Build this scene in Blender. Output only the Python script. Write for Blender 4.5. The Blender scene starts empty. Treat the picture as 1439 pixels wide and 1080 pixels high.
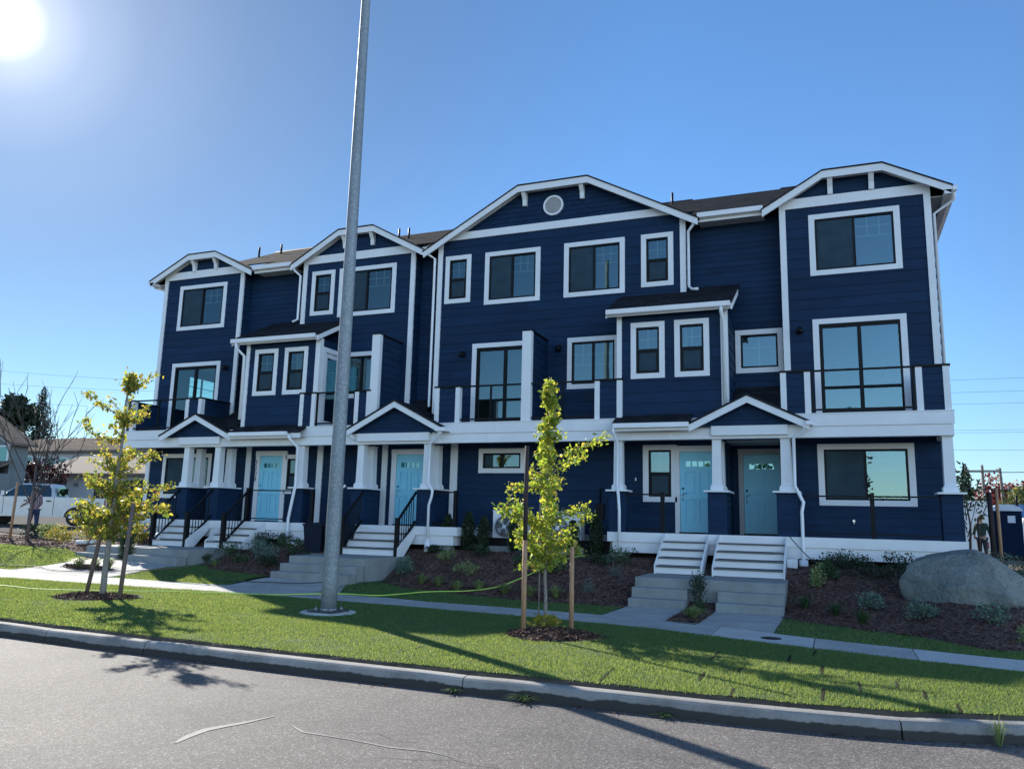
import bpy, bmesh, math, random
import numpy as np
from mathutils import Vector, Matrix
random.seed(7); RNG = np.random.default_rng(11)
PI = math.pi
scene = bpy.context.scene
col = scene.collection

# ------------------------------------------------------------------ camera
EYE = 1.78
PITCH, ROLL, YAW = math.radians(9.8054), math.radians(1.4111), math.radians(-22.1089)
FPX = 1112.0
cp, sp, cy_, sy_ = math.cos(PITCH), math.sin(PITCH), math.cos(YAW), math.sin(YAW)
FW = Vector((sy_*cp, cy_*cp, sp)); RT = Vector((cy_, -sy_, 0)); UP = RT.cross(FW)
cr, sr = math.cos(ROLL), math.sin(ROLL)
R2 = RT*cr + UP*sr; U2 = -RT*sr + UP*cr
cam_d = bpy.data.cameras.new('camera'); cam = bpy.data.objects.new('camera', cam_d); col.objects.link(cam)
cam.matrix_world = Matrix(((R2.x, U2.x, -FW.x, 0), (R2.y, U2.y, -FW.y, 0), (R2.z, U2.z, -FW.z, EYE), (0, 0, 0, 1)))
cam_d.sensor_fit = 'HORIZONTAL'; cam_d.sensor_width = 36.0; cam_d.lens = 36.0*FPX/1439.0
cam_d.clip_start = 0.1; cam_d.clip_end = 3000
scene.camera = cam

# ------------------------------------------------------------------ sky and sun
SUN_EL, SUN_AZ = math.radians(30.8), math.radians(-55.6)
SUND = Vector((math.sin(SUN_AZ)*math.cos(SUN_EL), math.cos(SUN_AZ)*math.cos(SUN_EL), math.sin(SUN_EL)))
w = bpy.data.worlds.new("World"); scene.world = w; w.use_nodes = True
nt = w.node_tree; nt.nodes.clear()
sky = nt.nodes.new('ShaderNodeTexSky'); sky.sky_type = 'NISHITA'; sky.sun_disc = False
sky.sun_elevation = SUN_EL; sky.sun_rotation = SUN_AZ
sky.air_density = 1.0; sky.dust_density = 0.2; sky.ozone_density = 2.2; sky.altitude = 50
tc = nt.nodes.new('ShaderNodeTexCoord')
nrm = nt.nodes.new('ShaderNodeVectorMath'); nrm.operation = 'NORMALIZE'; nt.links.new(tc.outputs['Generated'], nrm.inputs[0])
dt = nt.nodes.new('ShaderNodeVectorMath'); dt.operation = 'DOT_PRODUCT'; nt.links.new(nrm.outputs[0], dt.inputs[0]); dt.inputs[1].default_value = (-.7447, .4660, .4778)
ac = nt.nodes.new('ShaderNodeMath'); ac.operation = 'ARCCOSINE'; ac.use_clamp = False; nt.links.new(dt.outputs['Value'], ac.inputs[0])
ramp = nt.nodes.new('ShaderNodeFloatCurve')
mr = nt.nodes.new('ShaderNodeMapRange'); mr.inputs['From Min'].default_value = 0; mr.inputs['From Max'].default_value = math.radians(22)
nt.links.new(ac.outputs[0], mr.inputs['Value'])
cr_ = nt.nodes.new('ShaderNodeValToRGB'); nt.links.new(mr.outputs[0], cr_.inputs['Fac'])
el = cr_.color_ramp.elements
el[0].position = 0.0; el[0].color = (1, 1, 1, 1)
el[1].position = 1.0; el[1].color = (0, 0, 0, 1)
for p, v in ((.025, 1.0), (.05, .40), (.072, .14), (.11, .080), (.20, .043), (.34, .020), (.62, .007)):
    e_ = el.new(p); e_.color = (v, v*.93, v*.98, 1)
gs = nt.nodes.new('ShaderNodeVectorMath'); gs.operation = 'SCALE'; nt.links.new(cr_.outputs[0], gs.inputs[0]); gs.inputs['Scale'].default_value = 22.0
# added gain: sky dimmed near the sun, boosted opposite to fill the shaded front
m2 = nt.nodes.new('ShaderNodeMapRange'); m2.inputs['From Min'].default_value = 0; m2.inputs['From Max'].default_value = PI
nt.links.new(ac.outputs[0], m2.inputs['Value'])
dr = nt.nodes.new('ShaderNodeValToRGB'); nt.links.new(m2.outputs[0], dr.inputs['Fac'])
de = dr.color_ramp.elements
SKY_GAIN = [(0, (.12, .19, .25)), (12, (.165, .235, .30)), (25, (.245, .335, .41)), (40, (.31, .46, .58)), (60, (.38, .53, .66)), (78, (.37, .43, .49)), (95, (.80, .88, .96)), (115, (1.3, 1.35, 1.42)), (180, (1.4, 1.42, 1.45))]
de[0].position = 0; de[0].color = (*SKY_GAIN[0][1], 1); de[1].position = 1; de[1].color = (*SKY_GAIN[-1][1], 1)
for dg, c in SKY_GAIN[1:-1]:
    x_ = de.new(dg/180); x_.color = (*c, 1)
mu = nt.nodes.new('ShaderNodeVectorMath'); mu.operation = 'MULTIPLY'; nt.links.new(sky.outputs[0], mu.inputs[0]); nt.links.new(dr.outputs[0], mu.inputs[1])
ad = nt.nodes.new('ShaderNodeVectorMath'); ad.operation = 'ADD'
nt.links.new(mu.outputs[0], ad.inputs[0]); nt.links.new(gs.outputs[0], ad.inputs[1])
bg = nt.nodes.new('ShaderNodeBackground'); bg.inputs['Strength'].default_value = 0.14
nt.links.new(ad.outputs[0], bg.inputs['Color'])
wo = nt.nodes.new('ShaderNodeOutputWorld'); nt.links.new(bg.outputs[0], wo.inputs['Surface'])
sl = bpy.data.lights.new('sun', 'SUN'); sl.energy = 4.4; sl.angle = math.radians(.53); sl.color = (1, .94, .84)
so = bpy.data.objects.new('sun', sl); col.objects.link(so); so.rotation_euler = (-SUND).to_track_quat('-Z', 'Y').to_euler()
scene.view_settings.view_transform = 'Standard'; scene.view_settings.look = 'None'
scene.view_settings.gamma = 1; scene.view_settings.exposure = 1.1
scene.render.resolution_x, scene.render.resolution_y = 1024, 768

# ------------------------------------------------------------------ materials
def nodes(name):
    m = bpy.data.materials.new(name); m.use_nodes = True
    t = m.node_tree; b = t.nodes['Principled BSDF']
    return m, t, b
def noise(t, scale, detail=4, rough=.55, coord='Object', dist=0, vec=None, stretch=None):
    n = t.nodes.new('ShaderNodeTexNoise'); n.inputs['Scale'].default_value = scale; n.inputs['Detail'].default_value = detail
    n.inputs['Roughness'].default_value = rough; n.inputs['Distortion'].default_value = dist
    c = t.nodes.new('ShaderNodeTexCoord'); src = c.outputs[coord]
    if stretch:
        mp = t.nodes.new('ShaderNodeMapping'); mp.inputs['Scale'].default_value = stretch
        t.links.new(src, mp.inputs['Vector']); src = mp.outputs[0]
    t.links.new(src, n.inputs['Vector'])
    return n
def ramp2(t, fac, stops):
    r = t.nodes.new('ShaderNodeValToRGB'); t.links.new(fac, r.inputs['Fac'])
    e = r.color_ramp.elements
    e[0].position, e[0].color = stops[0][0], (*stops[0][1], 1)
    e[1].position, e[1].color = stops[-1][0], (*stops[-1][1], 1)
    for p, c in stops[1:-1]:
        x = e.new(p); x.color = (*c, 1)
    return r
def bump(t, b, h, strength=.3, dist=.01, prev=None):
    n = t.nodes.new('ShaderNodeBump'); n.inputs['Strength'].default_value = strength; n.inputs['Distance'].default_value = dist
    t.links.new(h, n.inputs['Height'])
    if prev: t.links.new(prev, n.inputs['Normal'])
    t.links.new(n.outputs[0], b.inputs['Normal']); return n.outputs[0]
def simple(name, c, rough=.6, var=.12, scale=6, metallic=0, bmp=.15, bscale=60, spec=.5, stretch=None):
    m, t, b = nodes(name)
    n = noise(t, scale, stretch=stretch)
    lo = tuple(max(0, x*(1-var)) for x in c); hi = tuple(min(1, x*(1+var)) for x in c)
    r = ramp2(t, n.outputs['Fac'], [(.3, lo), (.7, hi)])
    t.links.new(r.outputs[0], b.inputs['Base Color'])
    b.inputs['Roughness'].default_value = rough; b.inputs['Metallic'].default_value = metallic
    b.inputs['Specular IOR Level'].default_value = spec
    if bmp: bump(t, b, noise(t, bscale, 3, stretch=stretch).outputs['Fac'], bmp, .004)
    return m
M = {}
M['navy'] = simple('navy_siding_paint', (.0088, .0280, .067), .6, .14, 1.3, bscale=25, bmp=.35, spec=.14, stretch=(1, 1, 6))
def board_tone(m):
    t = m.node_tree; b = t.nodes['Principled BSDF']; src = b.inputs['Base Color'].links[0].from_socket
    g = t.nodes.new('ShaderNodeNewGeometry'); mr = t.nodes.new('ShaderNodeMapRange'); mr.inputs['To Min'].default_value = .86; mr.inputs['To Max'].default_value = 1.14
    t.links.new(g.outputs['Random Per Island'], mr.inputs['Value'])
    n = noise(t, .8, 4, .7); m2 = t.nodes.new('ShaderNodeMapRange'); m2.inputs['To Min'].default_value = .8; m2.inputs['To Max'].default_value = 1.2; t.links.new(n.outputs['Fac'], m2.inputs['Value'])
    mu = t.nodes.new('ShaderNodeMath'); mu.operation = 'MULTIPLY'; t.links.new(mr.outputs[0], mu.inputs[0]); t.links.new(m2.outputs[0], mu.inputs[1])
    sc = t.nodes.new('ShaderNodeVectorMath'); sc.operation = 'SCALE'; t.links.new(src, sc.inputs[0]); t.links.new(mu.outputs[0], sc.inputs['Scale']); t.links.new(sc.outputs[0], b.inputs['Base Color'])
board_tone(M['navy'])
M['white'] = simple('white_trim_paint', (.74, .75, .76), .5, .05, 2.0, bscale=40, bmp=.1)
M['gutter'] = simple('white_gutter_metal', (.76, .77, .79), .32, .04, 3, bmp=.03)
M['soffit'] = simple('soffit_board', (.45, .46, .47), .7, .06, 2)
M['cyan'] = simple('light_blue_door_paint', (.24, .62, .78), .45, .05, 2, bmp=.03)
M['black'] = simple('black_metal', (.004, .0045, .006), .5, .2, 8, bmp=.05, spec=.2)
M['bronze'] = simple('dark_window_frame', (.0035, .005, .008), .5, .2, 6, bmp=.04, spec=.2)
M['galv'] = None
M['number'] = simple('black_numeral', (.02, .02, .022), .5, .1)
M['interior'] = simple('interior_plaster', (.42, .43, .42), .9, .05)
M['intfloor'] = simple('interior_floor', (.2, .16, .12), .6, .1)
M['treadgrey'] = simple('grey_tread_board', (.10, .11, .12), .7, .12, 4, stretch=(1, 6, 1))
M['chrome'] = simple('brushed_nickel', (.6, .6, .58), .3, .05, metallic=1)
M['grill'] = simple('grey_louvre', (.42, .42, .43), .6, .05)
M['wood'] = simple('pine_stake_wood', (.36, .20, .11), .75, .25, 9, bscale=90, bmp=.4, stretch=(6, 6, 1))
M['woodgrey'] = simple('weathered_stake_wood', (.14, .10, .085), .8, .25, 9, bscale=90, bmp=.4, stretch=(6, 6, 1))
M['wooddark'] = simple('dark_stake_wood', (.035, .022, .022), .8, .25, 9, bscale=90, bmp=.4, stretch=(6, 6, 1))  # darker wood tone for several stakes and one upper length
M['bark'] = simple('grey_bark', (.23, .20, .17), .85, .3, 14, bscale=60, bmp=.6, stretch=(3, 3, 1))
M['barkdark'] = simple('dark_bark', (.07, .055, .05), .85, .3, 14, bscale=60, bmp=.6, stretch=(3, 3, 1))
M['rubber'] = simple('black_rubber', (.02, .02, .02), .6, .2)
M['dirt'] = simple('bare_soil', (.07, .055, .04), .95, .35, 5, bscale=30, bmp=.6)

def mk_galv():
    m, t, b = nodes('galvanised_steel')
    n = noise(t, 22, 5, .7); n2 = noise(t, 2.2, 3, stretch=(1, 1, .35))
    r = ramp2(t, n.outputs['Fac'], [(.30, (.20, .225, .24)), (.52, (.26, .285, .30)), (.70, (.40, .43, .44))])
    r2 = ramp2(t, n2.outputs['Fac'], [(.3, (.8, .82, .84)), (.7, (1, 1, 1))])
    mx = t.nodes.new('ShaderNodeMix'); mx.data_type = 'RGBA'; mx.blend_type = 'MULTIPLY'; mx.inputs['Factor'].default_value = 1
    t.links.new(r.outputs[0], mx.inputs['A']); t.links.new(r2.outputs[0], mx.inputs['B'])
    t.links.new(mx.outputs['Result'], b.inputs['Base Color'])
    b.inputs['Roughness'].default_value = .6; b.inputs['Metallic'].default_value = .35
    bump(t, b, n.outputs['Fac'], .25, .004)
    return m
M['galv'] = mk_galv(); M['galvdark'] = simple('weathered_base_steel', (.05, .055, .06), .6, .3, 12, metallic=.3)

def mk_concrete(name, c, spec_=.35, stain=.2):
    m, t, b = nodes(name)
    n = noise(t, 1.7, 5, .65); n2 = noise(t, 55, 3, .7); n3 = noise(t, 260, 2)
    lo = tuple(x*(1-stain) for x in c); hi = tuple(min(1, x*(1+stain*.6)) for x in c)
    r = ramp2(t, n.outputs['Fac'], [(.3, lo), (.65, hi)])
    r2 = ramp2(t, n2.outputs['Fac'], [(.3, (.84, .84, .84)), (.65, (1.06, 1.06, 1.06))])
    mx = t.nodes.new('ShaderNodeMix'); mx.data_type = 'RGBA'; mx.blend_type = 'MULTIPLY'; mx.inputs['Factor'].default_value = 1
    t.links.new(r.outputs[0], mx.inputs['A']); t.links.new(r2.outputs[0], mx.inputs['B'])
    t.links.new(mx.outputs['Result'], b.inputs['Base Color'])
    b.inputs['Roughness'].default_value = .85; b.inputs['Specular IOR Level'].default_value = spec_
    p = bump(t, b, n2.outputs['Fac'], .25, .01); bump(t, b, n3.outputs['Fac'], .35, .004, p)
    return m
M['conc'] = mk_concrete('broom_finished_concrete', (.36, .36, .345))
M['concnew'] = mk_concrete('fresh_concrete', (.46, .46, .44), stain=.12)
M['concstep'] = mk_concrete('aggregate_step_concrete', (.25, .265, .26))
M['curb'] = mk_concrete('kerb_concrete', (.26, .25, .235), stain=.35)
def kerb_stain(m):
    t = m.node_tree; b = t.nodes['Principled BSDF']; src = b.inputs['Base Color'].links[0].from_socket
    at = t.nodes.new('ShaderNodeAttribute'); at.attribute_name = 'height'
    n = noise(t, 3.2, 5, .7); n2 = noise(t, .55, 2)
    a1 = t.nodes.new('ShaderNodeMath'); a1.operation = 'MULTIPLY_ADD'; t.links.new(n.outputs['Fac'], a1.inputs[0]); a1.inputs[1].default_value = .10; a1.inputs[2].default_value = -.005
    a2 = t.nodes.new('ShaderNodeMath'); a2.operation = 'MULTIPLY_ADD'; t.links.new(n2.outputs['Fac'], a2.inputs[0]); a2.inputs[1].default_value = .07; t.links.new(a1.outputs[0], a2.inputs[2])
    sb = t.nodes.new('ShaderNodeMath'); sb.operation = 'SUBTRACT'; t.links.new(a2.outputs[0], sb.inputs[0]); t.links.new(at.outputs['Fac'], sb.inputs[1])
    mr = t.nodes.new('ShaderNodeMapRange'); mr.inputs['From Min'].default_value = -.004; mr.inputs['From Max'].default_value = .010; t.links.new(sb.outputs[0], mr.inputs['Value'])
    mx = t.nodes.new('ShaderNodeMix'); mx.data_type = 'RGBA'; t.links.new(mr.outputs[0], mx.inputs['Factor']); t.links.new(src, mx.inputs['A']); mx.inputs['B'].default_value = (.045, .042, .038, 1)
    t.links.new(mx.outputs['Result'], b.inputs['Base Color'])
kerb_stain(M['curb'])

def mk_asphalt():
    m, t, b = nodes('worn_asphalt')
    c = t.nodes.new('ShaderNodeTexCoord')
    v = t.nodes.new('ShaderNodeTexVoronoi'); v.inputs['Scale'].default_value = 88; t.links.new(c.outputs['Object'], v.inputs['Vector'])
    v2 = t.nodes.new('ShaderNodeTexVoronoi'); v2.inputs['Scale'].default_value = 170; t.links.new(c.outputs['Object'], v2.inputs['Vector'])
    n = noise(t, .7, 5, .6); n2 = noise(t, 9, 4, .7)
    sep = t.nodes.new('ShaderNodeSeparateColor'); t.links.new(v.outputs['Color'], sep.inputs[0])
    r = ramp2(t, sep.outputs[0], [(.0, (.076, .069, .067)), (.45, (.112, .103, .099)), (.85, (.16, .150, .142)), (1, (.32, .305, .29))])
    r2 = ramp2(t, n.outputs['Fac'], [(.25, (.60, .60, .62)), (.45, (.85, .85, .86)), (.7, (1.12, 1.10, 1.07))])
    r3 = ramp2(t, n2.outputs['Fac'], [(.3, (.86, .86, .86)), (.7, (1.06, 1.06, 1.06))])
    a = t.nodes.new('ShaderNodeMix'); a.data_type = 'RGBA'; a.blend_type = 'MULTIPLY'; a.inputs['Factor'].default_value = 1
    a2 = t.nodes.new('ShaderNodeMix'); a2.data_type = 'RGBA'; a2.blend_type = 'MULTIPLY'; a2.inputs['Factor'].default_value = 1
    t.links.new(r.outputs[0], a.inputs['A']); t.links.new(r2.outputs[0], a.inputs['B'])
    t.links.new(a.outputs['Result'], a2.inputs['A']); t.links.new(r3.outputs[0], a2.inputs['B'])
    t.links.new(a2.outputs['Result'], b.inputs['Base Color'])
    b.inputs['Roughness'].default_value = .8; b.inputs['Specular IOR Level'].default_value = .3
    p = bump(t, b, v.outputs['Distance'], .6, .004); p = bump(t, b, v2.outputs['Distance'], .4, .003, p); bump(t, b, n2.outputs['Fac'], .3, .02, p)
    return m
M['asphalt'] = mk_asphalt()
M['sealer'] = simple('crack_sealer', (.19, .178, .17), .75, .12, 5)
M['crack'] = simple('dark_crack_filler', (.05, .05, .05), .8, .2, 5)

def mk_mulch():
    m, t, b = nodes('bark_mulch')
    c = t.nodes.new('ShaderNodeTexCoord')
    v = t.nodes.new('ShaderNodeTexVoronoi'); v.inputs['Scale'].default_value = 24; t.links.new(c.outputs['Object'], v.inputs['Vector'])
    n = noise(t, 1.6, 4, .6)
    sep = t.nodes.new('ShaderNodeSeparateColor'); t.links.new(v.outputs['Color'], sep.inputs[0])
    r = ramp2(t, sep.outputs[0], [(.0, (.035, .018, .015)), (.5, (.095, .046, .034)), (1, (.20, .11, .08))])
    r2 = ramp2(t, n.outputs['Fac'], [(.3, (.7, .7, .7)), (.7, (1.1, 1.1, 1.1))])
    a = t.nodes.new('ShaderNodeMix'); a.data_type = 'RGBA'; a.blend_type = 'MULTIPLY'; a.inputs['Factor'].default_value = 1
    t.links.new(r.outputs[0], a.inputs['A']); t.links.new(r2.outputs[0], a.inputs['B']); t.links.new(a.outputs['Result'], b.inputs['Base Color'])
    b.inputs['Roughness'].default_value = .9
    bump(t, b, v.outputs['Distance'], 1, .03)
    return m
M['mulch'] = mk_mulch()

def leafmat(name, stops, trans=.45, rough=.45, tcol=None):
    m, t, b = nodes(name)
    g = t.nodes.new('ShaderNodeNewGeometry')
    r = ramp2(t, g.outputs['Random Per Island'], stops)
    t.links.new(r.outputs[0], b.inputs['Base Color']); b.inputs['Roughness'].default_value = rough; b.inputs['Specular IOR Level'].default_value = .35
    tr = t.nodes.new('ShaderNodeBsdfTranslucent')
    if tcol: r2 = ramp2(t, g.outputs['Random Per Island'], tcol); t.links.new(r2.outputs[0], tr.inputs['Color'])
    else: t.links.new(r.outputs[0], tr.inputs['Color'])
    mx = t.nodes.new('ShaderNodeMixShader'); mx.inputs[0].default_value = trans
    out = t.nodes['Material Output']
    t.links.new(b.outputs[0], mx.inputs[1]); t.links.new(tr.outputs[0], mx.inputs[2]); t.links.new(mx.outputs[0], out.inputs['Surface'])
    return m
M['grass'] = leafmat('lawn_grass_blades', [(0, (.035, .10, .05)), (.5, (.065, .155, .065)), (1, (.13, .21, .085))], .5, .6, [(0, (.14, .25, .04)), (.5, (.29, .38, .07)), (1, (.52, .53, .14))])
M['ginkgo'] = leafmat('ginkgo_leaf', [(0, (.13, .20, .05)), (.45, (.28, .34, .06)), (.8, (.50, .47, .08)), (1, (.40, .30, .08))], .55, .5, [(0, (.20, .33, .03)), (.5, (.42, .52, .05)), (.85, (.72, .70, .07)), (1, (.6, .45, .07))])
M['ginkgo2'] = leafmat('ginkgo_leaf_golden', [(0, (.10, .15, .05)), (.45, (.22, .25, .06)), (.8, (.42, .36, .08)), (1, (.30, .18, .09))], .55, .5, [(0, (.18, .27, .03)), (.45, (.42, .44, .05)), (.8, (.72, .60, .07)), (1, (.45, .25, .08))])
M['shrub'] = leafmat('shrub_leaf', [(0, (.02, .045, .018)), (.6, (.05, .10, .035)), (1, (.10, .17, .06))], .25)
M['shrubdark'] = leafmat('dark_evergreen_leaf', [(0, (.010, .022, .012)), (.6, (.022, .045, .02)), (1, (.045, .08, .03))], .2)
M['shrubgrey'] = leafmat('blue_grey_leaf', [(0, (.07, .12, .09)), (.6, (.13, .21, .15)), (1, (.22, .32, .24))], .3)
M['shrubpale'] = leafmat('pale_green_leaf', [(0, (.12, .18, .06)), (.6, (.24, .30, .11)), (1, (.42, .45, .20))], .35)
M['shrubgold'] = leafmat('golden_leaf', [(0, (.18, .20, .04)), (.6, (.42, .38, .05)), (1, (.5, .28, .07))], .4)
M['conifer'] = leafmat('conifer_needle', [(0, (.008, .018, .012)), (.6, (.018, .036, .02)), (1, (.04, .065, .03))], .15)
M['decid'] = leafmat('olive_tree_leaf', [(0, (.035, .055, .02)), (.6, (.07, .10, .035)), (1, (.15, .17, .05))], .35)
M['redleaf'] = leafmat('red_autumn_leaf', [(0, (.10, .015, .02)), (.6, (.26, .05, .06)), (1, (.38, .14, .11))], .4)
M['maroon'] = leafmat('maroon_leaf', [(0, (.015, .008, .01)), (.6, (.032, .012, .015)), (1, (.08, .025, .025))], .3)
M['yelleaf'] = leafmat('yellow_green_leaf', [(0, (.10, .12, .03)), (.6, (.22, .22, .05)), (1, (.38, .30, .07))], .4)

def mk_lawnbase():
    m, t, b = nodes('lawn_soil_thatch')
    n = noise(t, 30, 5, .7); n2 = noise(t, 1.2, 4)
    r = ramp2(t, n.outputs['Fac'], [(.3, (.022, .045, .016)), (.7, (.06, .11, .035))])
    r2 = ramp2(t, n2.outputs['Fac'], [(.3, (.8, .85, .8)), (.7, (1.15, 1.1, 1.0))])
    a = t.nodes.new('ShaderNodeMix'); a.data_type = 'RGBA'; a.blend_type = 'MULTIPLY'; a.inputs['Factor'].default_value = 1
    t.links.new(r.outputs[0], a.inputs['A']); t.links.new(r2.outputs[0], a.inputs['B']); t.links.new(a.outputs['Result'], b.inputs['Base Color'])
    b.inputs['Roughness'].default_value = .95; bump(t, b, n.outputs['Fac'], .8, .03)
    return m
M['lawn'] = mk_lawnbase()

def mk_glass(name, refl, tint):
    m, t, b = nodes(name)
    t.nodes.remove(b)
    out = t.nodes['Material Output']
    gl = t.nodes.new('ShaderNodeBsdfGlossy'); gl.inputs['Roughness'].default_value = .0; gl.inputs['Color'].default_value = (.56, .88, .98, 1)
    n = noise(t, 1.4, 2); bp = t.nodes.new('ShaderNodeBump'); bp.inputs['Strength'].default_value = .04; bp.inputs['Distance'].default_value = .02
    t.links.new(n.outputs['Fac'], bp.inputs['Height']); t.links.new(bp.outputs[0], gl.inputs['Normal'])
    tr = t.nodes.new('ShaderNodeBsdfTransparent'); tr.inputs['Color'].default_value = (*tint, 1)
    lw = t.nodes.new('ShaderNodeLayerWeight'); lw.inputs['Blend'].default_value = .5
    fr = t.nodes.new('ShaderNodeMath'); fr.operation = 'POWER'; fr.inputs[1].default_value = 4; t.links.new(lw.outputs['Facing'], fr.inputs[0])
    mp = t.nodes.new('ShaderNodeMapRange'); mp.inputs['To Min'].default_value = refl; mp.inputs['To Max'].default_value = 1
    t.links.new(fr.outputs[0], mp.inputs['Value'])
    mx = t.nodes.new('ShaderNodeMixShader'); t.links.new(mp.outputs[0], mx.inputs[0]); t.links.new(tr.outputs[0], mx.inputs[1]); t.links.new(gl.outputs[0], mx.inputs[2])
    t.links.new(mx.outputs[0], out.inputs['Surface'])
    return m
M['glass'] = mk_glass('window_glass', .17, (.52, .72, .68))
M['glassclear'] = mk_glass('clear_window_glass', .03, (.78, .97, .88))
def mk_screen():
    m, t, b = nodes('insect_screen')
    n = noise(t, 3, 4, .6)
    r = ramp2(t, n.outputs['Fac'], [(.3, (.016, .042, .065)), (.7, (.036, .078, .110))]); t.links.new(r.outputs[0], b.inputs['Base Color']); b.inputs['Roughness'].default_value = .8
    tr = t.nodes.new('ShaderNodeBsdfTransparent'); mx = t.nodes.new('ShaderNodeMixShader'); mx.inputs[0].default_value = .35
    t.links.new(b.outputs[0], mx.inputs[1]); t.links.new(tr.outputs[0], mx.inputs[2]); t.links.new(mx.outputs[0], t.nodes['Material Output'].inputs['Surface'])
    return m
M['screen'] = mk_screen()

def mk_shingle(name, c):
    m, t, b = nodes(name)
    c_ = t.nodes.new('ShaderNodeTexCoord')
    br = t.nodes.new('ShaderNodeTexBrick'); br.inputs['Scale'].default_value = 1.0
    br.inputs['Brick Width'].default_value = .32; br.inputs['Row Height'].default_value = .145; br.inputs['Mortar Size'].default_value = .006
    br.inputs['Color1'].default_value = (*[x*.75 for x in c], 1); br.inputs['Color2'].default_value = (*[x*1.25 for x in c], 1); br.inputs['Mortar'].default_value = (*[x*.3 for x in c], 1)
    t.links.new(c_.outputs['Object'], br.inputs['Vector'])
    n = noise(t, 90, 3, .8); r = ramp2(t, n.outputs['Fac'], [(.3, (.7, .7, .7)), (.7, (1.3, 1.28, 1.22))])
    n2 = noise(t, 1.1, 3); r2 = ramp2(t, n2.outputs['Fac'], [(.3, (.85, .85, .85)), (.7, (1.1, 1.1, 1.1))])
    a = t.nodes.new('ShaderNodeMix'); a.data_type = 'RGBA'; a.blend_type = 'MULTIPLY'; a.inputs['Factor'].default_value = 1
    a2 = t.nodes.new('ShaderNodeMix'); a2.data_type = 'RGBA'; a2.blend_type = 'MULTIPLY'; a2.inputs['Factor'].default_value = 1
    t.links.new(br.outputs['Color'], a.inputs['A']); t.links.new(r.outputs[0], a.inputs['B'])
    t.links.new(a.outputs['Result'], a2.inputs['A']); t.links.new(r2.outputs[0], a2.inputs['B']); t.links.new(a2.outputs['Result'], b.inputs['Base Color'])
    b.inputs['Roughness'].default_value = .95; b.inputs['Specular IOR Level'].default_value = .008; bump(t, b, n.outputs['Fac'], .5, .01)
    return m
M['shingle'] = mk_shingle('asphalt_shingle', (.026, .028, .033))
M['shinglebrown'] = mk_shingle('brown_shingle', (.16, .13, .11))

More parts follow.
